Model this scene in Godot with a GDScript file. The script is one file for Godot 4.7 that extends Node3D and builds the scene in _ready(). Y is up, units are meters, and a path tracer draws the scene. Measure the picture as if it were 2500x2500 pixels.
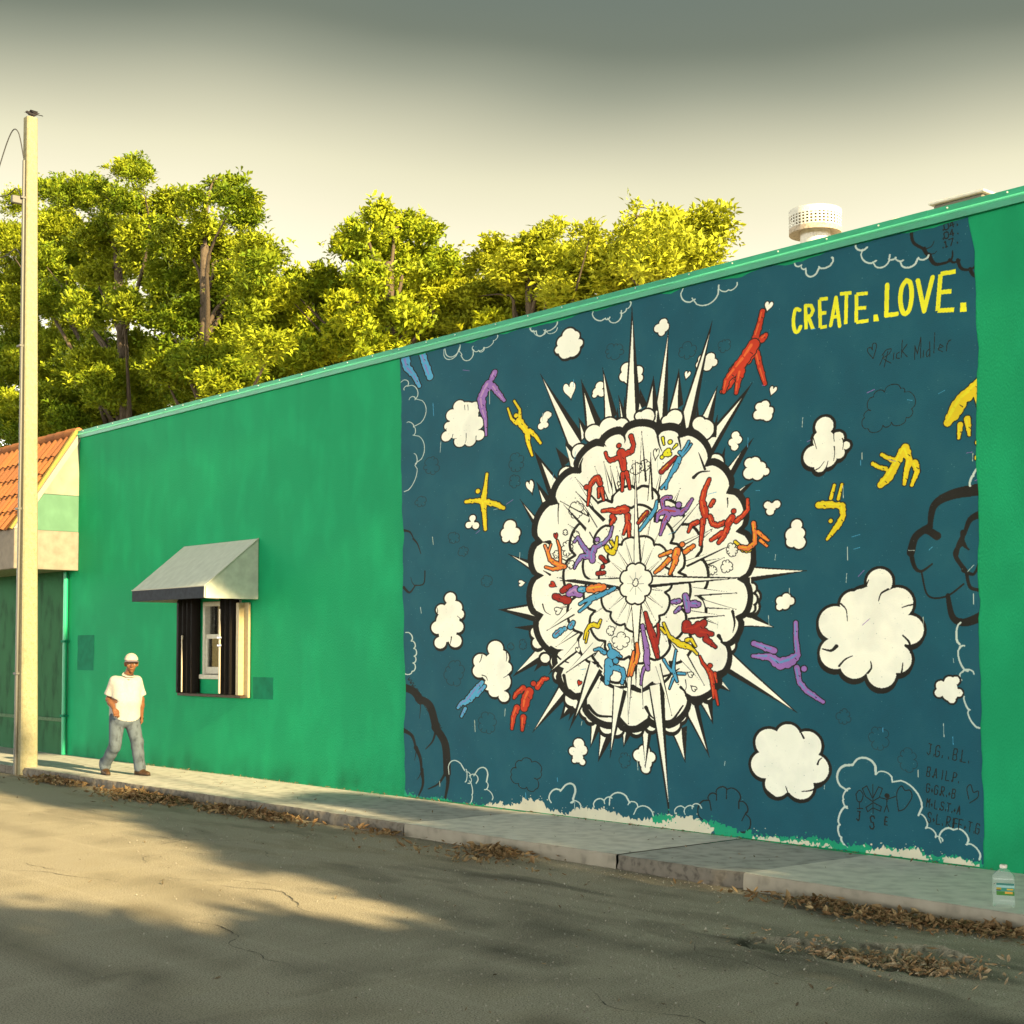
extends Node3D
# A green building with a mural on a street corner in low sun. Metres, y up. The long wall lies in the plane z = 0 and runs along x;
# the pavement is in front of it (0 < z < 1.65), the street beyond.

var names := {}
var mats := {}
var rng := RandomNumberGenerator.new()
var noise := FastNoiseLite.new()

# ------------------------------------------------------------------ naming
func numbered(n: String) -> String:
	if not names.has(n):
		names[n] = 0
		return n
	names[n] += 1
	return "%s_%03d" % [n, names[n]]

func tag(o: Node, label: String, category: String, group := "", kind := "") -> Node:
	if label: o.set_meta("label", label)
	if category: o.set_meta("category", category)
	if group: o.set_meta("group", group)
	if kind: o.set_meta("kind", kind)
	return o

func thing(n: String, label: String, category: String, at := Vector3.ZERO, group := "") -> Node3D:
	var o := Node3D.new()
	o.name = numbered(n)
	add_child(o)
	o.position = at
	tag(o, label, category, group)
	return o

func obj(n: String, mesh: Mesh, m: Material, parent: Node = self) -> MeshInstance3D:
	var o := MeshInstance3D.new()
	o.mesh = mesh
	if parent == self:
		o.name = numbered(n)
	else:
		var c := 0
		var nm := n
		while parent.has_node(nm):
			c += 1
			nm = "%s_%03d" % [n, c]
		o.name = nm
	parent.add_child(o, true)
	o.material_override = m
	return o

# ------------------------------------------------------------------ mesh building
class MB:
	var v := PackedVector3Array()
	var n := PackedVector3Array()
	var c := PackedColorArray()
	var u := PackedVector2Array()
	var ix := PackedInt32Array()
	func quad(a: Vector3, b: Vector3, d: Vector3, e: Vector3) -> void:   # a b d e go round the face
		tri(a, b, d)
		tri(a, d, e)
	func tri(a: Vector3, b: Vector3, d: Vector3) -> void:                 # normal by the right hand, stored clockwise
		var m := (b - a).cross(d - a).normalized()
		var k := v.size()
		for p in [a, d, b]:
			v.append(p)
			n.append(m)
		ix.append_array(PackedInt32Array([k, k + 1, k + 2]))
	func box(lo: Vector3, hi: Vector3, bevel := 0.0) -> void:
		var m := (lo + hi) / 2.0
		var h := (hi - lo) / 2.0
		bevel = min(bevel, min(h.x, min(h.y, h.z)) * 0.9)
		for axis in 3:
			for s in [-1.0, 1.0]:
				var p := Vector3.ZERO
				p[axis] = s * h[axis]
				var q := Vector3.ZERO
				q[(axis + 1) % 3] = h[(axis + 1) % 3] - bevel
				var r := Vector3.ZERO
				r[(axis + 2) % 3] = (h[(axis + 2) % 3] - bevel) * s
				quad(m + p - q - r, m + p + q - r, m + p + q + r, m + p - q + r)
		if bevel <= 0.0:
			return
		for axis in 3:
			var b1 := (axis + 1) % 3
			var b2 := (axis + 2) % 3
			for s in [-1.0, 1.0]:
				for t in [-1.0, 1.0]:
					var p := Vector3.ZERO
					p[b1] = s * h[b1]
					p[b2] = t * (h[b2] - bevel)
					var q := Vector3.ZERO
					q[b1] = s * (h[b1] - bevel)
					q[b2] = t * h[b2]
					var e := Vector3.ZERO
					e[axis] = (h[axis] - bevel) * s * t
					quad(m + p - e, m + p + e, m + q + e, m + q - e)
		for sx in [-1.0, 1.0]:
			for sy in [-1.0, 1.0]:
				for sz in [-1.0, 1.0]:
					var a := m + Vector3(sx * h.x, sy * (h.y - bevel), sz * (h.z - bevel))
					var b := m + Vector3(sx * (h.x - bevel), sy * h.y, sz * (h.z - bevel))
					var d := m + Vector3(sx * (h.x - bevel), sy * (h.y - bevel), sz * h.z)
					if sx * sy * sz > 0: tri(a, b, d)
					else: tri(a, d, b)
	func smooth_grid(pts: Array, closed := false) -> void:                # rows of equal length, smooth normals, uv left alone
		var k := v.size()
		var rows: int = pts.size()
		var cols: int = pts[0].size()
		for i in rows:
			for j in cols:
				v.append(pts[i][j])
				n.append(Vector3.ZERO)
		var first := ix.size()
		for i in rows - 1:
			for j in (cols if closed else cols - 1):
				var j2 := (j + 1) % cols
				var a := k + i * cols + j
				var b := k + i * cols + j2
				var d := k + (i + 1) * cols + j2
				var e := k + (i + 1) * cols + j
				ix.append_array(PackedInt32Array([a, d, b, a, e, d]))
		settle(first, k)
	func settle(first: int, from: int) -> void:
		for t in range(first, ix.size(), 3):
			var m := (v[ix[t + 2]] - v[ix[t]]).cross(v[ix[t + 1]] - v[ix[t]])
			for q in 3: n[ix[t + q]] += m
		for i in range(from, v.size()): n[i] = n[i].normalized()
	func tube(p: PackedVector3Array, r: PackedFloat32Array, sides := 8) -> void:
		var rows := []
		var ref := Vector3(0.3, 0.1, 0.95)
		for i in p.size():
			var d: Vector3 = (p[min(i + 1, p.size() - 1)] - p[max(i - 1, 0)]).normalized()
			var a := d.cross(ref).normalized()
			var b := a.cross(d)
			var row := []
			for s in sides:
				var t := TAU * s / sides
				row.append(p[i] + (a * cos(t) + b * sin(t)) * r[min(i, r.size() - 1)])
			rows.append(row)
		smooth_grid(rows, true)
		for e in [0, p.size() - 1]:
			for s in sides:
				var x: Vector3 = rows[e][s]
				var y: Vector3 = rows[e][(s + 1) % sides]
				if e == 0: tri(p[e], x, y)
				else: tri(p[e], y, x)
	func lathe(profile: PackedVector2Array, at: Vector3, sides := 24) -> void:
		var rows := []
		for q in profile:
			var row := []
			for s in sides:
				var t := -TAU * s / sides
				row.append(at + Vector3(cos(t) * q.x, q.y, sin(t) * q.x))
			rows.append(row)
		smooth_grid(rows, true)
	func prism(outline: PackedVector2Array, x0: float, x1: float) -> void:    # outline in (z, y), swept along x
		var t := Geometry2D.triangulate_polygon(outline)
		for i in range(0, t.size(), 3):
			var a := outline[t[i]]
			var b := outline[t[i + 1]]
			var d := outline[t[i + 2]]
			tri(Vector3(x1, a.y, a.x), Vector3(x1, b.y, b.x), Vector3(x1, d.y, d.x))
			tri(Vector3(x0, a.y, a.x), Vector3(x0, d.y, d.x), Vector3(x0, b.y, b.x))
		for i in outline.size():
			var a := outline[i]
			var b := outline[(i + 1) % outline.size()]
			quad(Vector3(x0, a.y, a.x), Vector3(x1, a.y, a.x), Vector3(x1, b.y, b.x), Vector3(x0, b.y, b.x))
	func done() -> ArrayMesh:
		var a := []
		a.resize(Mesh.ARRAY_MAX)
		a[Mesh.ARRAY_VERTEX] = v
		a[Mesh.ARRAY_NORMAL] = n
		if c.size() == v.size(): a[Mesh.ARRAY_COLOR] = c
		if u.size() == v.size(): a[Mesh.ARRAY_TEX_UV] = u
		a[Mesh.ARRAY_INDEX] = ix
		var m := ArrayMesh.new()
		m.add_surface_from_arrays(Mesh.PRIMITIVE_TRIANGLES, a)
		return m

func curve(p: Array, n := 6) -> PackedVector3Array:
	var o := PackedVector3Array()
	for i in p.size() - 1:
		for s in n: o.append((p[i] as Vector3).cubic_interpolate(p[i + 1], p[maxi(i - 1, 0)], p[mini(i + 2, p.size() - 1)], float(s) / n))
	o.append(p[p.size() - 1])
	return o

func box_mesh(lo: Vector3, hi: Vector3, bevel := 0.0) -> ArrayMesh:
	var b := MB.new()
	b.box(lo, hi, bevel)
	return b.done()

func tube_mesh(p: PackedVector3Array, r: PackedFloat32Array, sides := 8) -> ArrayMesh:
	var b := MB.new()
	b.tube(p, r, sides)
	return b.done()

# tapered capsules [a, ra, b, rb] joined by a smooth minimum and meshed as surface nets; cut keeps the points where it is negative
func flesh(caps: Array, k: float, cell: float, cut = null) -> ArrayMesh:
	var lo := Vector3.ONE * 1e9
	var hi := -lo
	for c in caps:
		for q in [[c[0], c[1]], [c[2], c[3]]]:
			var r := Vector3.ONE * (float(q[1]) + k + 2.0 * cell)
			lo = lo.min(q[0] - r)
			hi = hi.max(q[0] + r)
	var nx := int((hi.x - lo.x) / cell) + 2
	var ny := int((hi.y - lo.y) / cell) + 2
	var nz := int((hi.z - lo.z) / cell) + 2
	var f := PackedFloat32Array()
	f.resize(nx * ny * nz)
	f.fill(1.0)
	for c in caps:
		var a: Vector3 = c[0]
		var b: Vector3 = c[2]
		var ra: float = c[1]
		var rb: float = c[3]
		var reach: Vector3 = Vector3.ONE * (maxf(ra, rb) + k + 1.5 * cell)
		var p0: Vector3 = (a.min(b) - reach - lo) / cell
		var p1: Vector3 = (a.max(b) + reach - lo) / cell
		var ab := b - a
		var len2: float = max(ab.length_squared(), 1e-9)
		for z in range(max(0, int(p0.z)), min(nz, int(p1.z) + 1)):
			for y in range(max(0, int(p0.y)), min(ny, int(p1.y) + 1)):
				var row := (z * ny + y) * nx
				for x in range(max(0, int(p0.x)), min(nx, int(p1.x) + 1)):
					var p := lo + Vector3(x, y, z) * cell
					var t := clampf((p - a).dot(ab) / len2, 0.0, 1.0)
					var d := p.distance_to(a + ab * t) - lerpf(ra, rb, t)
					var g := f[row + x]
					var h := maxf(k - absf(d - g), 0.0) / k
					f[row + x] = minf(d, g) - h * h * k * 0.25
	if cut != null:
		for z in nz:
			for y in ny:
				for x in nx:
					var i := (z * ny + y) * nx + x
					if f[i] < cell * 2.0:
						f[i] = maxf(f[i], cut.call(lo + Vector3(x, y, z) * cell))
	var m := MB.new()
	var at := {}
	var steps := [1, nx, nx * ny]
	for z in nz - 1:
		for y in ny - 1:
			for x in nx - 1:
				var i := (z * ny + y) * nx + x
				var s := f[i] < 0.0
				if (f[i + 1] < 0.0) == s and (f[i + nx] < 0.0) == s and (f[i + nx * ny] < 0.0) == s and (f[i + 1 + nx] < 0.0) == s and (f[i + 1 + nx * ny] < 0.0) == s and (f[i + nx + nx * ny] < 0.0) == s and (f[i + 1 + nx + nx * ny] < 0.0) == s:
					continue
				var sum := Vector3.ZERO
				var num := 0
				for e in 12:
					var axis := e / 4
					var o := Vector3i.ZERO
					o[(axis + 1) % 3] = e & 1
					o[(axis + 2) % 3] = (e >> 1) & 1
					var j := i + o.x + o.y * nx + o.z * nx * ny
					var fa := f[j]
					var fb := f[j + int(steps[axis])]
					if (fa < 0.0) != (fb < 0.0):
						var q := Vector3(o)
						q[axis] += fa / (fa - fb)
						sum += q
						num += 1
				at[i] = m.v.size()
				m.v.append(lo + (Vector3(x, y, z) + sum / num) * cell)
				m.n.append(Vector3.ZERO)
	for i in at:
		var here := f[i] < 0.0
		for axis in 3:
			var st: int = steps[axis]
			if i + st >= f.size() or (f[i + st] < 0.0) == here:
				continue
			var s1: int = steps[(axis + 1) % 3]
			var s2: int = steps[(axis + 2) % 3]
			if not (at.has(i - s1) and at.has(i - s2) and at.has(i - s1 - s2)):
				continue
			var q := [at[i], at[i - s1], at[i - s1 - s2], at[i - s2]]
			if here: q.reverse()
			m.ix.append_array(PackedInt32Array([q[0], q[1], q[2], q[0], q[2], q[3]]))
	m.settle(0, 0)
	return m.done()

# ------------------------------------------------------------------ materials
func lin(r: float, g: float, b: float) -> Color:
	return Color(r, g, b).linear_to_srgb()

func noise_tex(seed_: int, freq: float, ramp: Array, size := 512, octaves := 4, normal := 0.0) -> NoiseTexture2D:
	var f := FastNoiseLite.new()
	f.seed = seed_
	f.frequency = freq
	f.fractal_octaves = octaves
	f.noise_type = FastNoiseLite.TYPE_SIMPLEX_SMOOTH
	var t := NoiseTexture2D.new()
	t.noise = f
	t.width = size
	t.height = size
	t.seamless = true
	if normal > 0.0:
		t.as_normal_map = true
		t.bump_strength = normal
	elif ramp:
		var g := Gradient.new()
		g.offsets = PackedFloat32Array(ramp.map(func(q): return q[0]))
		g.colors = PackedColorArray(ramp.map(func(q): return q[1]))
		t.color_ramp = g
	return t

func mat(c: Color, rough := 0.8, metal := 0.0) -> StandardMaterial3D:
	var m := StandardMaterial3D.new()
	m.albedo_color = c
	m.roughness = rough
	m.metallic = metal
	m.metallic_specular = 0.5 if rough < 0.5 else 0.25
	return m

func worn(c: Color, rough: float, low: float, freq: float, scale: Vector3, seed_: int, bump := 0.0, bump_freq := 0.08) -> StandardMaterial3D:
	var m := mat(c, rough)
	m.albedo_texture = noise_tex(seed_, freq, [[0.0, Color(low, low, low)], [0.45, Color(0.93, 0.93, 0.93)], [1.0, Color.WHITE]])
	m.uv1_triplanar = true
	m.uv1_world_triplanar = true
	m.uv1_scale = scale
	if bump > 0.0:
		m.normal_enabled = true
		m.normal_texture = noise_tex(seed_ + 1, bump_freq, [], 512, 4, bump)
	return m

# ------------------------------------------------------------------ the mural: flat paint, drawn on a canvas of 2048 x 1380 (one unit is 3.9 mm of wall)
const TONES := [Color(0.075, 0.325, 0.385), Color(0.97, 0.97, 0.90), Color(0.12, 0.11, 0.09), Color(0.12, 0.22, 0.25), Color(0.74, 0.80, 0.76), Color(0.88, 0.78, 0.12), Color(0.75, 0.22, 0.12), Color(0.58, 0.42, 0.70), Color(0.30, 0.62, 0.78), Color(0.90, 0.48, 0.22), Color(0.90, 0.88, 0.15), Color(0.62, 0.64, 0.60), Color(0.08, 0.58, 0.42), Color(0.80, 0.79, 0.70), Color(0.62, 0.16, 0.12), Color(0.78, 0.62, 0.74), Color(0.78, 0.82, 0.74), Color(0.91, 0.90, 0.16)]
var canvas: Image

func aspect(x: float) -> float:
	return 1.665 - 0.000268 * x

func fill(p: PackedVector2Array, c: Color) -> void:
	var n := p.size()
	var y0 := 1e9
	var y1 := -1e9
	for q in p:
		y0 = minf(y0, q.y)
		y1 = maxf(y1, q.y)
	for y in range(maxi(0, int(floor(y0))), mini(canvas.get_height(), int(ceil(y1)) + 1)):
		var yc := y + 0.5
		var xs := PackedFloat32Array()
		for i in n:
			var a := p[i]
			var b := p[(i + 1) % n]
			if (a.y <= yc) != (b.y <= yc):
				xs.append(a.x + (yc - a.y) / (b.y - a.y) * (b.x - a.x))
		xs.sort()
		for i in range(0, xs.size() - 1, 2):
			var a := int(round(xs[i]))
			var b := int(round(xs[i + 1]))
			if b > a: canvas.fill_rect(Rect2i(a, y, b - a, 1), c)

func disc(q: Vector2, r: float, c: Color) -> void:
	var rx := r * aspect(q.x)
	for y in range(int(floor(q.y - r)), int(ceil(q.y + r)) + 1):
		var t := (y + 0.5 - q.y) / r
		if absf(t) < 1.0 and y >= 0 and y < canvas.get_height():
			var w := rx * sqrt(1.0 - t * t)
			canvas.fill_rect(Rect2i(int(round(q.x - w)), y, maxi(1, int(round(2.0 * w))), 1), c)

func points(l: Array) -> PackedVector2Array:
	var p := PackedVector2Array()
	for i in range(0, l.size(), 2): p.append(Vector2(l[i], l[i + 1]))
	return p

func smooth(p: PackedVector2Array) -> PackedVector2Array:
	if p.size() < 3: return p
	var o := PackedVector2Array()
	for i in p.size() - 1:
		for s in 6:
			o.append(p[i].cubic_interpolate(p[i + 1], p[maxi(i - 1, 0)], p[mini(i + 2, p.size() - 1)], s / 6.0))
	o.append(p[p.size() - 1])
	return o

func brush(p: PackedVector2Array, w0: float, w1: float, c: Color) -> void:
	for i in p.size():
		var t := float(i) / maxf(1.0, p.size() - 1)
		var r := maxf(0.6, lerpf(w0, w1, t) / 2.0)
		disc(p[i], r, c)
		if i + 1 < p.size():
			limb(p[i], r, p[i + 1], maxf(0.6, lerpf(w0, w1, float(i + 1) / maxf(1.0, p.size() - 1)) / 2.0), c)

func limb(a: Vector2, ra: float, b: Vector2, rb: float, c: Color) -> void:
	var k := aspect(a.x)
	var d := Vector2((b.x - a.x) / k, b.y - a.y)
	if d.length() < 0.01: return
	var m := d.normalized().orthogonal()
	var s := Vector2(m.x * k, m.y)
	fill(PackedVector2Array([a + s * ra, b + s * rb, b - s * rb, a - s * ra]), c)

func pl(l: Array, c: int) -> void: fill(points(l), TONES[c])
func ln(l: Array, w0: float, w1: float, c: int) -> void: brush(smooth(points(l)), w0, w1, TONES[c])
func st(l: Array, w: float, c: int) -> void:
	var p := smooth(points(l)) if l.size() > 10 else points(l)
	if p.size() == 2:                                                     # a straight stroke of a flat brush, square at both ends
		limb(p[0], w / 2.0, p[1], w / 2.0, TONES[c])
	else:
		brush(p, w, w, TONES[c])

func rg(l: Array, rough: float, c: int) -> void:                         # a patch with a torn edge
	var p := points(l)
	var o := PackedVector2Array()
	for i in p.size():
		var a := p[i]
		var b := p[(i + 1) % p.size()]
		var n := int(a.distance_to(b) / 5.0) + 1
		for k in n:
			o.append(a.lerp(b, float(k) / n) + Vector2(rng.randf_range(-0.5, 0.5) * rough, rng.randf_range(-1.0, 1.0) * rough))
	fill(o, TONES[c])
	for k in int(p.size() * 5):
		var q := o[rng.randi() % o.size()] + Vector2(rng.randfn() * rough * 2.0, rng.randfn() * rough * 1.2)
		disc(q, rng.randf_range(0.6, 2.2), TONES[c])


func scallop(p: PackedVector2Array, bulge: float) -> PackedVector2Array:
	var o := PackedVector2Array()
	for i in p.size() - 1:
		var a := p[i]
		var b := p[i + 1]
		var k := aspect(a.x)
		var d := Vector2((b.x - a.x) / k, b.y - a.y)
		var h := Vector2(d.y * k, -d.x) * bulge * 1.33
		for s in 10:
			var t := s / 10.0
			o.append(a + (b - a) * t + h * sqrt(maxf(0.0, 1.0 - pow(2.0 * t - 1.0, 2.0))) * 0.9)
	o.append(p[p.size() - 1])
	return o

func ar(l: Array, bulge: float, w: float, c: int) -> void:
	var p := points(l)
	for i in p.size() - 1:
		var q := scallop(PackedVector2Array([p[i], p[i + 1]]), bulge)
		brush(q, w * 0.75, w, TONES[c])

func sc(l: Array, bulge: float, c: int, w: float, oc: int) -> void:
	var q := scallop(points(l), bulge)
	fill(q, TONES[c])
	brush(q, w, w, TONES[oc])

func pu(l: Array, out: float, dx: float, dy: float, c: int) -> void:
	for i in range(0, l.size(), 3):
		var q := Vector2(l[i], l[i + 1])
		disc(q, l[i + 2] + out, TONES[2])
		disc(q + Vector2(dx, dy), l[i + 2] + out * 0.7, TONES[2])
	var mid := PackedVector2Array()
	for i in range(0, l.size(), 3):
		disc(Vector2(l[i], l[i + 1]), l[i + 2], TONES[c])
		mid.append(Vector2(l[i], l[i + 1]))
	if l.size() / 3 < 12: fill(Geometry2D.convex_hull(mid), TONES[c])

func fg(chains: Array, c: int, c2: int, out: float) -> void:
	for pass_ in 3:
		for ch in chains:
			var n: int = ch.size() / 3
			for i in n:
				var a := Vector2(ch[3 * i], ch[3 * i + 1])
				var r: float = float(ch[3 * i + 2]) * 0.88
				if pass_ == 2:
					if i + 1 < n and r > 3.5:
						var q := Vector2(ch[3 * i + 3], ch[3 * i + 4])
						var rq: float = float(ch[3 * i + 5]) * 0.88
						var a2 := a.lerp(q, 0.12) + Vector2(-r * 0.35, -r * 0.25)
						var q2 := a.lerp(q, 0.85) + Vector2(-rq * 0.35, -rq * 0.25)
						brush(PackedVector2Array([a2, q2]), r * 0.55, rq * 0.4, TONES[c].lerp(TONES[c2], 0.7))
						var m2 := a.lerp(q, 0.5)
						if i % 2 == 0: brush(PackedVector2Array([m2 + Vector2(r * 0.75, r * 0.5), m2 + Vector2(r * 0.2, r * 0.1)]), 2.0, 0.8, TONES[2])
					continue
				var g := out if pass_ == 0 else 0.0
				var col: Color = TONES[2] if pass_ == 0 else TONES[c]
				disc(a, r + g, col)
				if i + 1 < n: limb(a, r + g, Vector2(ch[3 * i + 3], ch[3 * i + 4]), float(ch[3 * i + 5]) * 0.88 * 0.9 + g, col)
				if pass_ < 2 and i + 1 < n and r > 4.0:                        # a muscle's bulge on either side
					var b := Vector2(ch[3 * i + 3], ch[3 * i + 4])
					var rb: float = float(ch[3 * i + 5]) * 0.88
					var d := (b - a).normalized().orthogonal()
					disc(a.lerp(b, 0.40) + d * r * 0.30 * aspect(a.x), (r + rb) * 0.42 + g, col)
					disc(a.lerp(b, 0.65) - d * rb * 0.28 * aspect(a.x), (r + rb) * 0.40 + g, col)

func sp(l: Array, out: float, c: int) -> void:
	var p := points(l)
	var tip := p[0]
	var m := (p[1] + p[2]) / 2.0
	var k := aspect(tip.x)
	var side := Vector2((p[2] - p[1]).x / k, (p[2] - p[1]).y).normalized()
	side = Vector2(side.x * k, side.y)
	var right := p[2] if p[2].x + p[2].y * 0.6 > p[1].x + p[1].y * 0.6 else p[1]
	var off := side * out * (1.0 if right == p[2] else -1.0)
	fill(PackedVector2Array([p[3], p[1] - side * out * 0.35, p[2] + side * out * 0.35]), TONES[2])
	fill(PackedVector2Array([p[3], m, right + off * 1.3]), TONES[2])
	brush(PackedVector2Array([p[3], tip]), 1.4, 3.0, TONES[2])
	fill(PackedVector2Array([tip, p[1].lerp(tip, 0.4) + (m - p[1]) * 0.08, p[1], p[2], p[2].lerp(tip, 0.4) + (m - p[2]) * 0.08]), TONES[c])

func he(x: float, y: float, rx: float, ry: float, rot: float, c: int, oc: int) -> void:
	var k := aspect(x)
	var q := PackedVector2Array()
	for i in 28:
		var t := TAU * i / 28.0
		var v := Vector2(pow(sin(t), 3.0) * rx, -(13.0 * cos(t) - 5.0 * cos(2.0 * t) - 2.0 * cos(3.0 * t) - cos(4.0 * t)) / 15.0 * ry).rotated(deg_to_rad(rot))
		q.append(Vector2(x + v.x * k, y + v.y))
	fill(q, TONES[c])
	q.append(q[0])
	brush(q, 2.2, 2.2, TONES[oc])

func cl(x: float, y: float, rx: float, ry: float, n: int, seed_: int, w: float, c: int) -> void:
	rng.seed = seed_
	var q := PackedVector2Array()
	for i in n:
		var t := TAU * (i + rng.randf_range(-0.3, 0.3)) / n
		var k := rng.randf_range(0.68, 0.95)
		q.append(Vector2(x + cos(t) * rx * k * aspect(x), y + sin(t) * ry * k))
	q.append(q[0])
	for i in n:
		var s := scallop(PackedVector2Array([q[i], q[i + 1]]), rng.randf_range(0.22, 0.42))
		s.append(s[s.size() - 1] + (Vector2(x, y) - s[s.size() - 1]) * rng.randf_range(0.05, 0.25))
		brush(s, w, w * 1.2, TONES[c])

# brush lettering: each glyph is a list of strokes on a grid 4 wide and 6 high
const GLYPHS := {"A": "06 20 46,14 34", "B": "00 06 36 45 33 03,33 41 30 00", "C": "41 30 10 01 05 16 36 45", "D": "00 06 26 44 42 20 00", "E": "40 00 06 46,03 33", "F": "40 00 06,03 33", "G": "41 30 10 01 05 16 36 45 43 23", "I": "20 26", "J": "10 40,30 35 26 05", "K": "00 06,40 03 46", "L": "00 06 46", "M": "06 00 23 40 46", "O": "10 30 41 45 36 16 05 01 10", "P": "06 00 30 41 33 03", "R": "06 00 30 41 33 03 46", "S": "41 30 10 01 13 33 45 36 16 05", "T": "00 40,20 26", "V": "00 26 40", "W": "00 16 23 36 40", "0": "10 30 41 45 36 16 05 01 10", "4": "30 04 44,30 36", "1": "11 20 26,16 36", "7": "00 40 16", "+": "23 25,14 34", "|": "20 26", ".": "25 26"}

func tx(s: String, x: float, y: float, h: float, ang: float, w: float, c: int, pitch := 0.46) -> void:
	var k := aspect(x)
	var turn := deg_to_rad(ang)
	var at := 0.0
	for ch in s:
		if GLYPHS.has(ch):
			for part in GLYPHS[ch].split(","):
				var q := PackedVector2Array()
				for t in part.split(" "):
					var v := Vector2(at + float(t[0]) * h * pitch * 0.185 + rng.randf_range(-0.5, 0.5), float(t[1]) * h / 6.0 + rng.randf_range(-0.5, 0.5)).rotated(turn)
					q.append(Vector2(x + v.x * k, y + v.y))
				brush(q, w, w, TONES[c])
		at += h * pitch * (0.6 if ch in ". |I" else 1.0)

func paint_mural() -> ImageTexture:
	canvas = Image.create(2048, 1380, false, Image.FORMAT_RGB8)
	canvas.fill(TONES[0])
	rng.seed = 11
	# outlined clouds and heavy cloud edges on the blue ground
	cl(168,365,21,29,7,1,2.0,3)
	cl(561,391,20,30,7,2,1.9,3)
	cl(555,446,14,21,6,3,1.9,3)
	cl(115,470,17,17,5,4,2.0,3)
	cl(957,132,25,20,7,5,1.8,3)
	cl(1221,172,22,19,6,6,1.7,3)
	cl(1342,178,16,16,6,7,1.6,3)
	cl(279,995,31,38,8,8,1.9,3)
	cl(433,1139,28,33,8,9,1.9,3)
	cl(279,591,15,19,6,10,2.0,3)
	cl(322,634,16,15,6,11,1.9,3)
	cl(430,726,19,19,6,12,1.9,3)
	cl(540,916,9,11,5,13,1.9,3)
	cl(592,911,9,16,6,14,1.8,3)
	cl(1689,1076,15,19,7,15,1.5,3)
	cl(1782,1119,22,29,7,16,1.4,3)
	cl(1855,1166,20,26,7,17,1.4,3)
	cl(994,1214,13,21,7,18,1.7,3)
	ar([1808,355,1851,353,1860,362,1878,402,1864,419,1825,425,1803,429,1763,432,1754,406,1771,392,1779,362,1808,355],0.3,1.8,2)
	ar([562,1259,584,1238,627,1239,665,1264,638,1283,641,1314,606,1310,571,1302,543,1278,562,1259],0.3,2.5,2)
	ar([1266,1346,1283,1295,1308,1279,1343,1264,1381,1290,1399,1319,1385,1364],0.32,3.3,2)
	ln([1286,1295,1291,1319],2.5,2.5,2)
	ln([1309,1279,1308,1293],2.5,2.5,2)
	ln([1341,1263,1340,1287],2.5,2.5,2)
	ln([1379,1290,1379,1308],2.4,2.4,2)
	ln([1402,1314,1388,1336],2.4,2.4,2)
	ln([30,1041,82,1054,114,1081],23.4,23.4,2)
	ln([105,1075,162,1095,194,1163],23.1,23.1,2)
	ln([188,1159,237,1207,247,1293],22.7,22.7,2)
	ln([244,1267,251,1319,235,1377],15.3,5.4,2)
	ln([191,1171,175,1202,141,1227],7.2,2.5,2)
	ln([241,1290,207,1326,154,1347],8.2,2.9,2)
	ln([114,1081,115,1104,110,1135],3.5,1.2,2)
	ln([30,1175,73,1191,93,1233],13.8,4.8,2)
	ln([91,1225,115,1259,122,1312],13.6,4.8,2)
	ln([122,1289,128,1335,103,1375],10.4,3.6,2)
	ln([93,1233,90,1249,85,1264],3.1,1.1,2)
	ln([122,1289,112,1309,98,1322],3.5,1.2,2)
	ln([27,553,60,561,80,586],8,2,2)
	ln([76,582,98,600,114,630],5.9,2,2)
	ln([28,731,58,748,87,727],8.6,3.2,2)
	ln([84,727,129,723,135,684],3.5,3.5,2)
	ln([87,729,71,717,64,701],2.7,1.2,2)
	ln([1882,9,1887,36,1915,57],7.4,5.8,2)
	ln([1913,55,1921,69,1930,72],9,5.7,2)
	ln([1915,57,1932,54,1939,44],2.4,1.2,2)
	ln([1925,71,1942,95,1979,94,1984,74],9.8,2.4,2)
	ln([1928,70,1939,71,1945,67],2.4,1.2,2)
	ln([1976,92,1986,100,2001,98],5.6,4,2)
	ln([1996,97,2005,117,2028,123,2040,114],8,3.2,2)
	ln([2025,122,2031,134,2039,141],8.7,5.6,2)
	ln([1871,715,1885,680,1920,661],17.8,13.8,2)
	ln([1920,663,1931,617,1975,597,2044,591],10.4,26.5,2)
	ln([1914,667,1926,677,1940,686],12,2.4,2)
	ln([2048,641,2017,653,2003,684],17.9,6.2,2)
	ln([2003,681,1990,701,1983,724],7.9,10.2,2)
	ln([2000,698,2006,708,2012,717],7.1,1.6,2)
	ln([1937,683,1906,669,1874,699,1878,742,1896,757,1925,742],17.8,3.1,2)
	ln([1898,761,1913,810,1957,813,1999,788],3.9,3.9,2)
	ln([1961,811,1972,857,2000,869,2038,858],9.3,20.7,2)
	ln([2000,679,1998,702,2013,716],12.3,2.6,2)
	ln([1998,700,1980,724,2003,759],9.3,9.3,2)
	ln([1999,759,2023,768,2036,745],9.2,3.1,2)
	ln([2006,761,2014,794,2037,802],7.2,7.2,2)
	# pale line clouds along the edges
	ar([228,15,301,29],-0.5,2.8,4)
	ar([305,13,299,32,314,46],0.1,2.5,4)
	ar([310,46,368,37],-0.55,3,4)
	ar([368,27,372,40,393,43,418,38],-0.25,2.7,4)
	ar([393,43,420,40],-0.4,2.7,4)
	ar([418,38,462,25,480,12],-0.22,2.4,4)
	ar([626,14,638,24,692,36,737,33],-0.3,2.3,4)
	ar([8,85,44,102],0.4,2.6,4)
	ar([25,112,44,102,82,150],0.3,2.6,4)
	ar([51,146,84,147,75,233],0.35,2.6,4)
	ar([40,216,75,234,75,260],0.2,2.6,4)
	ar([71,259,85,349],0.3,2.6,4)
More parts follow.
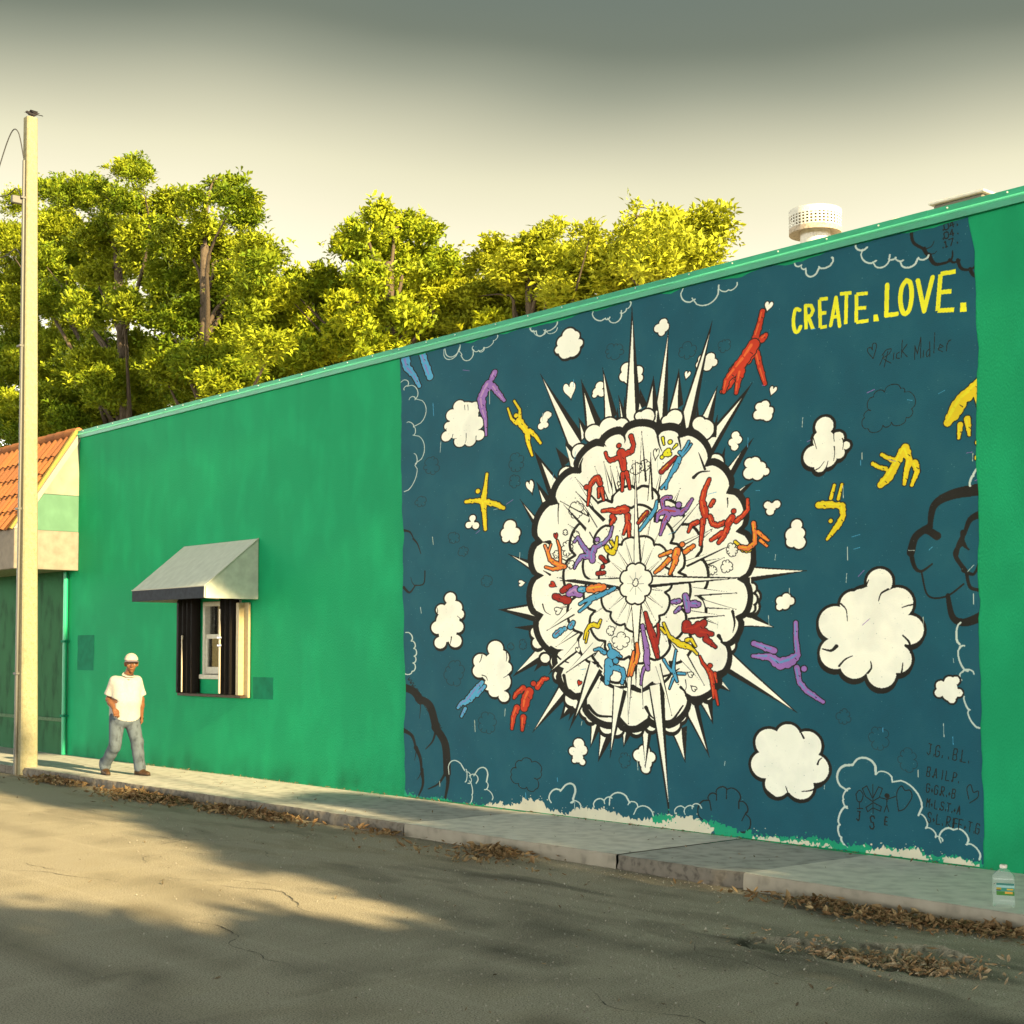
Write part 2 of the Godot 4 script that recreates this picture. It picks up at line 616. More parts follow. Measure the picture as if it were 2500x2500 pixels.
	ar([78,317,83,354,29,432],0.18,2.6,4)
	ar([233,14,305,19],-0.5,3.2,4)
	ar([624,8,648,27],-0.3,3,4)
	ar([648,27,688,31],-0.5,3.6,4)
	ar([680,30,737,14],-0.25,3.6,4)
	ar([881,8,925,39,942,39],-0.3,3.5,4)
	ar([934,40,986,29],-0.5,3.4,4)
	ar([982,34,1005,27,1019,10],-0.25,3.4,4)
	ar([1208,11,1248,46],-0.35,3.8,4)
	ar([1238,41,1326,25],-0.42,3.8,4)
	ar([1326,25,1357,42,1385,29],-0.25,3.2,4)
	ar([1566,8,1582,25],-0.4,3.6,4)
	ar([1582,25,1594,36],-0.3,3.6,4)
	ar([1594,36,1632,43],-0.5,4.9,4)
	ar([1632,39,1669,38,1669,25],-0.2,4.8,4)
	ar([1736,7,1766,22],-0.3,5,4)
	ar([1755,24,1790,57],-0.3,4.1,4)
	ar([1781,58,1826,51],-0.45,4.1,4)
	ar([1823,59,1841,60,1860,70],-0.2,4,4)
	ar([1853,72,1897,74],-0.35,4.9,4)
	ar([1899,72,1925,72],-0.25,4.5,4)
	ar([39,872,68,898,81,921,83,945,77,966,72,992,29,994],0.28,3.9,4)
	ar([256,1296,331,1280],0.6,3.4,4)
	ar([337,1276,333,1314],0.1,3,4)
	ar([337,1284,355,1298,346,1317],0.3,3,4)
	ar([352,1294,384,1314],0.5,3.3,4)
	ar([352,1309,364,1349,355,1375],0.1,3,4)
	ar([373,1293,431,1307],0.75,4.1,4)
	ar([431,1307,422,1330,456,1357],0.25,2.9,4)
	ar([707,1345,745,1308],0.3,4.5,4)
	ar([745,1311,796,1329],0.75,5.7,4)
	ar([794,1326,787,1339,826,1352],0.35,3.8,4)
	ar([878,1344,915,1323],0.3,3.7,4)
	ar([918,1332,944,1315],0.3,3.4,4)
	ar([935,1334,1010,1322],0.45,4.3,4)
	ar([1004,1328,1040,1330],0.35,3.3,4)
	ar([1025,1351,1096,1357],0.45,3.6,4)
	ar([1170,1337,1202,1320],0.3,2.9,4)
	ar([1204,1336,1233,1315],0.3,2.9,4)
	ar([1228,1320,1260,1316],0.4,2.9,4)
	ar([1701,1370,1679,1348,1675,1320,1695,1278],0.15,4.8,4)
	ar([1698,1282,1686,1262,1703,1237],0.15,4,4)
	ar([1696,1242,1711,1184,1773,1200],0.4,5.6,4)
	ar([1773,1202,1816,1213],0.3,3.6,4)
	ar([1816,1215,1881,1282],0.28,4.3,4)
	ar([1881,1279,1899,1308,1923,1325,1940,1331],0.25,3.5,4)
	ar([1936,1335,1967,1305,1998,1333],0.3,4.2,4)
	ar([1996,1333,2027,1361],0.25,4.1,4)
	ar([1991,869,1988,915],-0.15,4.9,4)
	ar([1999,918,1988,922,2006,971],-0.15,4.5,4)
	ar([2021,977,1994,973,1991,990],-0.25,4.1,4)
	ar([1997,1024,2009,1052],-0.1,4.2,4)
	ar([2007,1052,2032,1089],-0.15,4.1,4)
	ar([2018,582,2026,561,2041,545],0.1,5.8,4)
	# loose white clouds with black edges
	pu([1789,776,28.8,1718,825,30.4,1835,825,34.7,1668,866,38.9,1864,883,32.1,1754,890,86.3,1667,934,36,1719,958,33.1,1833,946,31.5,1791,978,32.6,1755,834,48.2],6.4,-2.1,8.3,1)
	ln([1670,918,1655,928,1630,924],8.8,2.2,2)
	ln([1848,895,1864,910,1868,932],3.1,5.5,2)
	ln([1763,952,1765,966,1755,978],2,4.8,2)
	ln([1847,955,1844,973,1840,985],2,4.7,2)
	ln([1786,818,1793,802,1812,793],2,4.8,2)
	ln([1684,822,1698,836,1701,861],4.1,1.2,2)
	ln([1714,940,1694,948,1677,963],1.6,4.9,2)
	ln([1760,771,1750,785,1731,788],2,5.6,2)
	ln([1847,834,1863,830,1879,828],1.6,3.9,2)
	pu([1531,1128,28.5,1475,1147,34,1586,1146,32.3,1458,1199,31.5,1606,1198,33,1533,1190,69.1,1495,1243,27.8,1564,1240,31.6],6.7,-1.1,4.4,1)
	ln([1553,1104,1565,1114,1576,1130],1.7,4.6,2)
	ln([1627,1173,1619,1179,1615,1188],1.6,4.5,2)
	ln([1457,1246,1465,1258,1490,1273],1.7,4.7,2)
	ln([1522,1245,1530,1262,1543,1273],1.7,4.6,2)
	ln([1569,1253,1595,1249,1626,1236],1.7,4.6,2)
	pu([1643,412,21,1638,443,22.9,1613,479,25,1649,485,22.9,1680,444,14.5,1703,463,8.8,1683,478,13.2,1629,504,13.4],6.5,-2.5,5.8,1)
	ln([1608,428,1614,444,1620,462],2.9,1,2)
	ln([1669,427,1669,440,1670,450],2.8,1,2)
	ln([1693,446,1696,456,1693,471],2.8,1,2)
	ln([1670,462,1671,478,1668,494],2.8,1,2)
	ln([1617,511,1629,506,1641,494],2.9,1,2)
	ln([1646,511,1650,501,1652,494],2.9,1,2)
	pu([1451,343,9.3,1468,342,11.3,1483,357,9.2,1447,362,11.3,1476,369,11.2,1464,358,17.2],3.4,0.0,0.0,1)
	pu([1420,476,11.7,1437,476,12.6,1454,489,12.6,1420,500,14.7,1445,505,13.9,1469,501,8.6],3.4,0.0,1.7,1)
	pu([1474,582,8.6,1501,582,9.2,1482,597,9.2,1487,588,9.8],3.3,0.0,0.0,1)
	pu([1560,635,12.9,1547,657,16.2,1568,655,12.9,1545,673,12.9,1567,676,14.8],3.7,-1.7,1.7,1)
	pu([301,197,17,374,212,17.9,266,220,17.1,327,230,41,249,251,12.5,240,281,15.5,306,302,18.1,353,306,16.8,396,295,15.1,387,259,19.5,284,261,27.5],3.6,0.0,0.0,1)
	ln([327,198,328,206,329,212],1.9,1,2)
	ln([342,199,344,208,344,215],1.9,1,2)
	ln([334,283,334,302,330,310],1.9,1,2)
	ln([381,296,380,307,379,312],1.9,1,2)
	ln([271,279,269,291,288,293],1.9,1,2)
	ln([240,259,231,259,226,254],1.9,1,2)
	pu([783,61,18.3,804,69,14.8,822,90,11.2,758,76,15.9,742,95,10.7,773,103,21.2,799,104,19,765,113,10.6],4.6,1.8,4.6,1)
	pu([693,272,10.7,701,272,7.2,680,283,10.8,668,300,9,687,299,7.7],2.6,0.0,0.0,1)
	pu([903,218,11,891,232,10.3,910,238,9.6,883,241,6.2],3.0,0.0,0.0,1)
	pu([1004,185,14.2,997,205,13.5,1046,199,13.4,1050,218,10.7,1020,209,19.5],3.4,0.0,0.0,1)
	pu([1138,87,10.5,1120,98,10.6,1142,99,11.8,1133,111,8.6],2.9,0.0,0.0,1)
	pu([1272,201,11.5,1297,201,11.5,1309,215,8.9,1263,214,10.2,1288,221,11.5],2.8,0.0,0.0,1)
	pu([1377,404,9.3,1385,416,9.3,1367,420,9.4,1374,432,8.7],2.7,0.0,0.0,1)
	pu([534,572,17,517,591,14.6,557,593,14.5,517,606,11,552,608,13.3],4.4,0.0,0.0,1)
	pu([366,538,9.4,348,557,9.4,381,561,10],3.6,0.0,0.0,1)
	pu([260,771,16.8,217,805,16.1,285,800,19.7,248,841,35.1,200,858,19.2,296,857,17.4,213,904,17.6,285,899,18.9,303,820,14.4],5.0,2.0,5.0,1)
	pu([470,922,22,404,959,21.5,496,949,22.6,462,980,40.3,398,987,19.3,515,978,18.1,496,1016,27.3,467,1044,17.5,508,1059,15.2,439,1028,14.7],4.8,1.0,3.8,1)
	ln([410,940,404,955,398,962],3,1.1,2)
	ln([518,933,521,947,518,958],2.9,1.1,2)
	ln([540,987,524,998,507,1005],2.9,1.1,2)
	ln([410,999,427,1003,436,1014],3,1.1,2)
	ln([294,825,312,835,321,841],1.1,3.4,2)
	ln([258,914,264,901,267,887],1.1,3.4,2)
	ln([196,798,199,810,189,827],1.2,3.5,2)
	pu([819,1179,14.4,796,1200,11.3,833,1195,13.1,815,1215,14.1,833,1227,8.1,801,1225,6.3],3.6,0.8,1.6,1)
	pu([1045,1198,15,1064,1185,14.3,1085,1200,13.1,1068,1216,15.5,1068,1231,11.3],3.9,1.6,1.6,1)
	pu([1511,811,10.2,1528,804,10.2,1540,812,9.3,1508,825,7.6,1524,820,11],3.7,0.0,0.0,1)
	pu([1941,1003,10.7,1963,995,12.2,1977,991,8.4,1936,1018,9.2,1963,1018,16.8,1984,1017,8.3,1967,1031,8.4],3.9,-1.0,0.0,1)
	he(786,213,17.6,26.4,-8,1,2)
	he(624,465,11.6,23.2,-12,1,2)
	he(1482,104,11.0,14.0,18,1,2)
	he(1493,309,9.6,13.2,22,1,2)
	he(1220,233,8.4,12.3,18,1,2)
	he(585,737,9.9,11.7,-95,1,2)
	he(622,465,11.5,21.6,-15,1,2)
	# the burst: spikes, clouds behind, the black rim, the white cloud and its inner rings
	sp([676,167,793,384,828,363,665,152],13.5,1)
	sp([844,229,856,340,890,328,831,191],13.1,1)
	sp([918,187,925,329,951,313,914,170],12.9,1)
	sp([826,309,833,356,846,347,821,294],13.1,1)
	sp([978,269,988,350,998,344,974,253],12.8,1)
	sp([1027,58,998,342,1038,327,1025,24],12.7,1)
	sp([1155,120,1098,362,1130,357,1156,108],12.4,1)
	sp([1296,139,1182,376,1221,371,1304,110],12.0,1)
	sp([1396,316,1268,410,1284,448,1430,282],11.7,1)
	sp([1100,245,1077,303,1099,308,1103,220],12.5,1)
	sp([1191,236,1156,326,1187,314,1192,214],12.2,1)
	sp([1317,282,1264,355,1285,359,1320,275],11.9,1)
	sp([1393,448,1340,493,1349,506,1433,417],11.7,1)
	sp([1408,530,1352,553,1356,564,1432,523],11.6,1)
	sp([1052,283,1049,301,1060,298,1054,247],12.6,1)
	sp([670,403,726,522,752,474,636,364],13.5,1)
	sp([660,477,681,536,693,519,649,455],13.5,1)
	pl([728,365,754,425,788,408],2)
	sp([770,367,793,439,821,414,770,353],13.2,1)
	pl([903,302,892,335,916,338],2)
	pl([970,283,960,343,983,346],2)
	pl([997,256,986,346,1009,349],2)
	pl([1118,302,1108,360,1130,362],2)
	pl([1204,309,1194,370,1216,372],2)
	pl([1254,312,1244,375,1265,378],2)
	pl([1321,343,1295,400,1316,402],2)
	pl([1345,427,1320,469,1340,471],2)
	sp([595,515,683,616,693,596,578,498],13.6,1)
	sp([542,657,665,719,683,707,527,652],13.7,1)
	sp([518,811,668,837,665,796,484,810],13.7,1)
	pl([551,862,644,876,641,855],2)
	sp([565,988,699,929,683,899,549,1001],13.5,1)
	pl([638,987,702,955,660,954],2)
	pl([627,602,662,626,673,619],2)
	pl([616,751,638,759,638,748],2)
	sp([640,1147,750,1018,778,1027,631,1156],13.3,1)
	sp([760,1099,769,1069,785,1078,743,1117],13.0,1)
	sp([867,1178,869,1103,896,1107,865,1186],12.8,1)
	sp([897,1209,904,1142,926,1151,894,1223],12.7,1)
	sp([990,1175,987,1139,999,1139,989,1179],12.5,1)
	sp([1066,1222,1056,1112,1086,1096,1067,1228],12.3,1)
	sp([1203,1200,1163,1132,1193,1122,1206,1207],11.9,1)
	sp([1277,1173,1198,1066,1228,1042,1286,1190],11.8,1)
	sp([1293,1099,1252,1049,1277,1043,1298,1108],11.7,1)
	sp([1352,1025,1309,983,1315,1005,1353,1027],11.6,1)
	pl([777,1119,788,1087,811,1085],2)
	pl([743,1117,760,1099,769,1097],2)
	sp([1545,1066,1333,962,1341,922,1558,1072],11.1,1)
	sp([1488,872,1372,867,1400,841,1491,873],11.3,1)
	sp([1581,743,1390,754,1404,727,1589,743],11.1,1)
	pu([878,344,22.7,937,334,25.2,984,336,19.6,1050,317,10,1077,323,19.9,1147,341,11.8,1174,338,20.8,1258,361,16,1274,379,25.5,1311,465,20.8,1348,522,10,823,387,19.5,770,444,19.6,689,551,19.9,720,525,10.6],4.5,1.8,-0.9,1)
	pu([689,530,12.4,676,561,14.2,694,585,8.9,651,654,9.8,651,672,7.1,662,631,5.3,646,746,8.9,646,775,10.7,643,789,8],5.7,-1.4,0.0,1)
	pu([650,877,16.9,655,906,15.6,665,858,13,684,949,12.3,736,958,19.8,741,996,14.7,792,1059,18.9,811,1074,11.3,852,1088,19.3,865,1107,12.4,927,1129,18.4,962,1131,18.3,1035,1128,16.8,1089,1120,13.1,1158,1111,22.3,1186,1090,17.5,1245,1042,13.3,1280,1038,11.5,1322,975,10.3,1352,915,14.7,1367,895,9.6,1430,798,14,1423,823,16.8],6.1,-0.8,5.9,1)
	pu([1419,717,10.7,1423,778,10.7,1423,805,12.5,1418,826,10.7],5.7,1.9,1.4,1)
	sc([990,350,1118,364,1197,376,1285,461,1357,536,1388,636,1391,755,1384,849,1334,912,1319,988,1211,1044,1126,1115,1081,1105,969,1119,841,1068,821,1053,745,985,738,933,660,831,660,718,658,621,723,513,814,435,912,370,990,350],0.22,2,14.1,2)
	sc([993,364,1116,377,1193,389,1278,471,1348,543,1378,639,1381,755,1374,846,1326,907,1311,981,1206,1034,1124,1103,1081,1093,973,1107,849,1057,830,1042,757,977,750,926,675,828,675,719,674,626,736,522,824,446,918,383,993,364],0.25,1,3.3,2)
	ln([994,362,998,374,996,382],6.4,1.4,2)
	ln([1116,377,1122,401,1131,418],6.2,1.3,2)
	ln([1189,388,1195,409,1197,420],6.1,1.3,2)
	ln([1278,478,1265,451,1257,434],6,1.3,2)
	ln([917,372,910,368,927,384],10.1,1.4,2)
	ln([825,442,828,422,838,406],10.3,1.4,2)
	ln([1240,495,1261,484,1295,484],8.6,1.3,2)
	ln([739,523,737,551,738,579],4.2,1.1,2)
	ln([1350,556,1351,569,1350,578],3.7,1,2)
	ln([1364,833,1370,861,1364,884],7.6,1.1,2)
	ln([1319,892,1328,903,1334,912],10,1.2,2)
	ln([1191,1020,1206,1031,1210,1040],7.1,1.2,2)
	ln([1207,1001,1210,1019,1202,1034],2.3,1,2)
	ln([1071,1074,1085,1093,1105,1105],9.7,1.2,2)
	ln([708,919,732,926,758,926],8.7,1.3,2)
	ln([674,799,684,819,706,829],3.9,1,2)
	ln([704,718,689,711,675,705],6.2,1,2)
	ln([702,628,689,626,670,626],11.9,1,2)
	ln([783,1037,815,1052,838,1051],9.4,4.3,2)
	ln([856,1076,892,1100,949,1101],10.2,4.6,2)
	ln([971,1103,1018,1129,1077,1103],9.1,4.1,2)
	ln([1126,1107,1162,1103,1198,1066],7.9,3.6,2)
	ln([1210,1040,1245,1045,1291,1026],7.3,3.3,2)
	ln([713,926,746,951,779,961],6.2,2.8,2)
	ln([760,996,769,1024,783,1040],9.4,4.3,2)
	# inner rings
	sp([1314,741,1176,740,1177,755,1314,741],3.3,1)
	sp([1315,864,1191,809,1187,821,1315,864],7.8,1)
	sp([1280,886,1163,815,1157,828,1280,886],7.9,1)
	sp([1226,955,1173,890,1164,900,1226,955],5.3,1)
	sp([1183,1013,1118,884,1105,892,1183,1013],3.3,1)
	sp([1124,1054,1086,902,1072,906,1124,1054],3.4,1)
	sp([1018,1049,1034,919,1016,918,1018,1049],5.5,1)
	sp([972,1084,1009,938,991,935,972,1084],3.5,1)
	sp([894,1027,964,907,951,900,894,1027],3.5,1)
	sp([820,969,929,872,917,860,820,969],5.7,1)
	sp([729,917,872,854,861,833,729,917],3.7,1)
	sp([741,811,879,793,875,776,741,811],8.8,1)
	sp([734,727,874,746,874,734,734,727],8.8,1)
	sp([713,660,840,706,844,690,713,660],5.9,1)
	sp([779,583,859,648,870,633,779,583],5.8,1)
	sp([807,513,897,618,907,608,807,513],3.6,1)
	sp([884,434,950,590,963,584,884,434],3.6,1)
	sp([967,443,984,565,1002,562,967,443],8.5,1)
	sp([1026,432,1022,587,1038,588,1026,432],3.5,1)
	sp([1135,448,1079,590,1095,597,1135,448],5.5,1)
	sp([1194,519,1128,599,1144,611,1194,519],5.4,1)
	sp([1232,547,1127,649,1135,658,1232,547],3.3,1)
	sp([1298,633,1162,687,1168,701,1298,633],7.9,1)
	sp([1338,701,1206,713,1209,734,1338,701],7.8,1)
	sc([1248,789,1223,888,1155,957,1090,1013,993,1003,893,961,832,881,811,780,806,669,859,579,949,535,1040,508,1117,547,1199,610,1247,695,1248,789],0.26,1,7.1,2)
	ln([910,1003,954,1024,1018,1020],12.5,5,2)
	ln([1023,1023,1056,1031,1094,1010],14.7,5.9,2)
	ln([1127,994,1155,988,1187,973],6.4,2.6,2)
	ln([861,926,879,951,910,976],10.1,4.1,2)
	ln([863,610,918,679],3.3,1.1,2)
	ln([1163,618,1120,668],3.1,1,2)
	ln([881,941,925,897],3.3,1.1,2)
	ln([1182,930,1140,888],3.1,1,2)
	ln([805,763,863,759],3.3,1.1,2)
	ln([1245,807,1201,798],3.1,1,2)
	sp([1059,361,1049,493,1070,491,1059,358],4.2,1)
	sp([1090,463,1081,542,1094,540,1091,417],4.1,1)
	sp([919,425,940,511,953,512,918,424],4.3,1)
	sp([944,439,953,515,963,509,943,438],4.3,1)
	sp([811,498,894,598,915,585,809,495],7.3,1)
	sp([747,518,851,597,862,569,746,516],7.4,1)
	sp([807,457,885,551,895,536,806,456],4.4,1)
	sp([710,982,816,901,820,923,698,994],4.4,1)
	sp([806,1106,866,956,899,976,780,1144],8.6,1)
	sp([942,1191,955,1021,988,1030,938,1210],8.4,1)
	sp([1148,1311,1085,1019,1119,1012,1148,1341],9.4,1)
	sp([774,985,875,907,884,932,769,989],2.9,1)
	sp([694,871,793,812,802,828,691,873],2.9,1)
	sp([1251,565,1108,653,1123,669,1256,562],4.0,1)
	sp([1295,630,1102,680,1118,692,1302,628],4.0,1)
	sp([1350,673,1195,707,1210,715,1357,673],5.2,1)
	sp([1374,788,1232,770,1239,790,1379,789],2.6,1)
	sp([1374,828,1269,802,1278,821,1376,828],2.6,1)
	sp([1334,842,1214,827,1217,846,1339,843],3.9,1)
	sp([1269,1013,1191,950,1211,938,1271,1014],2.6,1)
	sp([1160,1091,1106,968,1119,962,1161,1092],2.7,1)
	sp([1007,1117,1004,975,1019,981,1006,1119],2.8,1)
	sp([1060,1076,1046,974,1054,974,1061,1078],2.7,1)
	sc([1192,819,1152,901,1082,947,1011,943,922,903,883,822,868,740,887,649,944,598,1021,556,1104,596,1160,655,1187,731,1192,819],0.26,1,6.5,2)
	sp([1184,821,1086,776,1084,784,1184,821],2.1,1)
	sp([1143,843,1080,791,1076,797,1143,843],2.2,1)
	sp([1143,904,1070,803,1065,808,1143,904],2.2,1)
	sp([1094,902,1059,812,1052,815,1094,902],2.2,1)
	sp([1065,956,1045,817,1038,818,1065,956],2.2,1)
	sp([1020,926,1031,818,1023,816,1020,926],2.2,1)
	sp([990,886,1016,814,1010,811,990,886],2.2,1)
	sp([937,904,1003,806,998,801,937,904],2.3,1)
	sp([928,850,992,795,988,788,928,850],2.3,1)
	sp([871,833,984,781,982,773,871,833],2.3,1)
	sp([887,778,980,765,979,756,887,778],2.3,1)
	sp([885,688,982,731,985,724,885,688],2.3,1)
	sp([930,668,989,716,993,710,930,668],2.3,1)
	sp([928,606,998,704,1004,699,928,606],2.3,1)
	sp([978,613,1011,695,1017,693,978,613],2.2,1)
	sp([1006,560,1024,691,1032,690,1006,560],2.2,1)
	sp([1049,593,1039,690,1046,692,1049,593],2.2,1)
	sp([1099,565,1053,694,1060,698,1099,565],2.2,1)
	sp([1123,618,1066,702,1071,708,1123,618],2.2,1)
	sp([1130,669,1076,714,1081,721,1130,669],2.2,1)
	sp([1181,684,1084,728,1087,736,1181,684],2.2,1)
	sp([1165,733,1088,744,1089,752,1165,733],2.2,1)
	sc([1139,780,1118,839,1065,869,995,858,944,826,925,767,938,692,985,650,1038,640,1102,656,1139,715,1139,780],0.26,1,5.8,2)
	sp([1140,777,1064,757,1063,767,1140,777],1.8,1)
	sp([1128,817,1062,770,1058,778,1128,817],1.8,1)
	sp([1105,850,1056,781,1050,787,1105,850],1.8,1)
	sp([1073,872,1048,789,1041,792,1073,872],1.8,1)
	sp([1036,880,1038,792,1030,792,1036,880],1.8,1)
	sp([998,872,1028,791,1020,788,998,872],1.8,1)
	sp([964,851,1018,786,1012,779,964,851],1.8,1)
	sp([939,817,1011,776,1007,767,939,817],1.8,1)
	sp([925,775,1006,764,1005,754,925,775],1.8,1)
	sp([924,730,1005,751,1006,741,924,730],1.8,1)
	sp([938,689,1007,738,1011,729,938,689],1.8,1)
	sp([962,655,1013,727,1019,721,962,655],1.8,1)
	sp([996,634,1022,719,1029,716,996,634],1.8,1)
	sp([1034,628,1031,716,1039,716,1034,628],1.8,1)
	sp([1071,637,1042,717,1049,721,1071,637],1.8,1)
	sp([1103,660,1051,723,1057,729,1103,660],1.8,1)
	sp([1127,694,1059,732,1062,741,1127,694],1.8,1)
	sp([1140,734,1063,744,1064,754,1140,734],1.8,1)
	sp([1036,465,1030,713,1051,714,1035,432],4.2,1)
	sp([1036,974,1020,799,1053,799,1035,1023],2.8,1)
	sp([1377,752,1073,759,1073,736,1386,751],6.5,1)
	sp([807,735,982,739,987,761,746,736],7.2,1)
	ln([1081,761,1169,758,1269,757,1375,753],1.7,1,2)
	ln([1073,735,1169,741,1269,747,1379,752],4.1,2.1,2)
	sc([1082,759,1068,787,1032,805,1001,787,988,752,1003,718,1035,704,1070,720,1082,759],0.28,1,4.4,2)
	sc([1042,754,1039,759,1033,761,1028,758,1026,750,1030,745,1037,741,1041,747,1042,754],0.25,1,2.2,2)
	ln([1047,755,1064,755],1.7,1,11)
	ln([1043,763,1056,775],1.7,1,11)
	ln([1035,766,1035,783],1.7,1,11)
	ln([1026,762,1014,774],1.7,1,11)
	ln([1023,754,1005,753],1.7,1,11)
	ln([1026,746,1014,733],1.7,1,11)
	ln([1035,742,1035,725],1.7,1,11)
	ln([1043,746,1056,735],1.7,1,11)
	cl(808,547,19,24,8,21,2.0,2)
	cl(1069,449,12,17,7,22,1.9,2)
	cl(1040,454,15,16,6,23,1.9,2)
	cl(767,604,6,10,6,24,2.0,2)
	cl(778,648,14,23,9,25,2.0,2)
	cl(789,694,6,14,5,26,2.0,2)
	cl(730,663,7,12,5,27,2.0,2)
	cl(810,613,8,10,5,28,2.0,2)
	cl(1364,685,14,18,8,29,1.8,2)
	cl(1347,723,17,17,7,30,1.8,2)
	cl(1299,730,11,13,7,31,1.8,2)
	cl(941,876,10,13,5,32,1.9,2)
	cl(978,905,23,21,6,33,1.9,2)
	he(1110,422,7.9,15.8,8,1,2)
	he(975,488,4.7,7.1,10,1,2)
	he(738,818,10.9,11.9,-110,1,2)
	he(817,926,6.8,9.7,-15,1,2)
	he(1224,987,7.2,9.0,120,1,2)
	he(1235,1022,6.3,9.0,130,1,2)
	he(715,746,8.8,11.4,-60,6,2)
	he(822,1015,6.8,8.7,20,6,2)
	he(728,612,6.2,11.4,-10,14,2)
	# figures
	fg([[466,119,8.6,454,135,8.6],[439,150,14,421,166,12.4,405,188,13,412,222,10.2,424,250,5.9,428,299,2.9],[458,158,9.6,483,183,8,509,207,4.8]],7,15,2.9)
	fg([[561,257,6.8],[573,273,9.9,591,291,9.9,608,310,7.8],[610,319,8.3,614,343,5.7,630,378,3.4],[618,307,7.3,645,325,5.2,665,347,4.1],[577,266,5.7,577,242,3.9,553,214,3.4],[563,280,5.2,541,264,3.9,525,232,2.9]],5,10,2.8)
	fg([[32,15,15,41,44,12.1,75,71,8.6,104,110,6.3]],8,7,3.1)
	fg([[119,12,10.8,135,46,11.3,159,89,11.3]],8,7,3.1)
	fg([[432,413,4.4,425,450,6.2,415,493,10.6,420,530,6.8,425,574,5.6],[391,460,7.5],[336,487,5.7,381,487,6.9,418,493,8.7,468,503,8.6,506,518,6.1]],5,10,2.9)
	fg([[1463,114,6.7,1455,140,7.3,1441,174,9.4],[1472,173,6,1461,181,9.3],[1440,191,12.7,1423,212,14.8,1396,233,14.2,1370,244,11.5],[1444,212,8,1454,247,7.3,1469,290,5],[1383,250,9.5,1357,280,7.5,1334,291,4.8]],6,9,2.4)
	fg([[1435,190,15.5,1407,220,15.5,1379,241,11.9,1350,265,8.2,1341,292,5.3],[1395,249,11.2,1385,276,6.9,1380,300,5]],6,9,2.4)
	fg([[975,387,5.9],[983,407,11.9,989,430,9.2,993,449,7.8],[989,463,5.6,989,487,4,987,507,3.6],[1003,461,5.6,1010,483,4.3,1015,504,3.3],[967,419,6.1,944,424,5.7,931,415,3.4,925,401,3.8],[1003,411,7.5,1023,407,6.2,1029,390,4.8,1020,367,6.2]],6,14,2.6)
	fg([[851,487,6.8],[865,484,5.8,879,470,7.4,895,465,7.7,905,482,7],[900,495,4.8,899,518,2.9],[910,495,5.4,918,527,2.9],[864,492,4.8,861,511,4,856,536,2.4]],6,9,2.7)
	fg([[914,556,4.4,938,555,5.1,964,560,8.4],[950,573,7.1],[957,580,6.4,945,593,4.1],[964,560,8.4,988,557,10.7,1002,559,9.7],[1007,575,8,1007,595,5.7,992,622,3],[1012,599,5.7,1012,629,3.7]],6,9,2.6)
	fg([[892,631,6.5],[882,652,7.9,871,672,8.9,874,686,7.9],[857,674,7.6,830,673,5.9,811,691,4.3,803,704,2.4],[857,664,6.9,837,646,5.9,817,621,4.2,803,632,3.1],[894,649,5.8,921,640,4.8,941,624,4.2,950,601,3.4]],7,8,2.6)
	fg([[683,636,3.2,694,654,4.4,704,676,5.6,723,686,6.7,746,695,6,763,698,6.3],[686,696,3.2,715,703,4.6,746,701,5.3],[708,634,2.3,699,651,2.8],[734,625,2.3,743,644,3.5,746,666,3,746,688,3.9]],9,5,2.7)
	fg([[928,654,6.4,933,663,4.7,952,669,7.4,964,653,4.7,968,629,2.7],[954,650,3.7,945,640,4.1]],5,10,2.6)
	fg([[906,679,5.4,925,692,4.7],[913,705,5.4],[894,722,5.4,918,721,4.7]],14,14,2.6)
	fg([[725,779,8.8,753,787,8.7,776,791,11.1],[756,764,7.9,782,754,8.7]],14,6,2.7)
	fg([[782,773,8.7,807,764,13.5,822,775,9.7]],7,15,2.7)
	fg([[824,763,6.9,839,763,7.9]],8,4,2.7)
	fg([[860,763,9.6,886,761,11.2,915,759,8.8]],9,5,2.6)
	fg([[824,802,3.8,842,794,3.8,869,788,7.7,896,782,6.5,918,776,5.8,939,770,4.7,957,763,4.7],[822,822,3.1,844,810,4.1,862,798,5.1]],8,8,2.7)
	fg([[1200,661,6.4],[1182,676,9.4,1176,691,9],[1154,697,6.4,1128,715,5.3,1105,728,3.6],[1177,700,7.5,1167,717,5.3,1157,733,3.8],[1210,680,6.4,1237,667,5.2],[1160,677,4.9,1123,686,3.8]],9,5,2.5)
	fg([[1292,505,4.8,1275,533,6.7,1268,557,7.4,1274,577,10.4,1278,593,8.3],[1305,559,5.1,1296,570,4.8],[1270,605,7.4,1268,621,5.5,1265,643,5.2,1261,665,3],[1251,608,6.3,1231,613,5.2,1221,630,3],[1293,597,6.3,1302,616,6.2,1319,621,5.9,1338,615,6.2]],6,9,2.4)
	fg([[1370,589,5.8],[1364,604,8.3,1352,618,9.1],[1331,640,6.6,1297,655,4.4],[1348,630,7.3,1338,648,5.8,1321,663,4.7],[1378,614,6.1,1400,601,5.4,1414,588,4.8,1413,564,4]],6,9,2.4)
	fg([[1112,596,3.2,1116,579,5.3,1140,570,9.5,1160,575,11.3,1183,578,9.4],[1134,560,4.6,1131,544,5.3,1142,538,4.6,1160,539,4.9],[1188,560,7.9],[1150,586,8.7,1137,602,6.5,1124,631,3.2],[1196,581,7.5,1216,570,5.2,1234,550,3.5]],7,6,2.5)
	fg([[1077,571,5.4,1061,583,5.8,1047,596,4.3]],14,5,2.5)
	fg([[1112,545,2.9,1108,562,4.6,1093,580,5.4,1074,596,4.6,1052,616,3.3]],8,8,2.5)
	fg([[1179,438,3.9,1156,453,6.2,1129,470,6.8]],14,5,2.5)
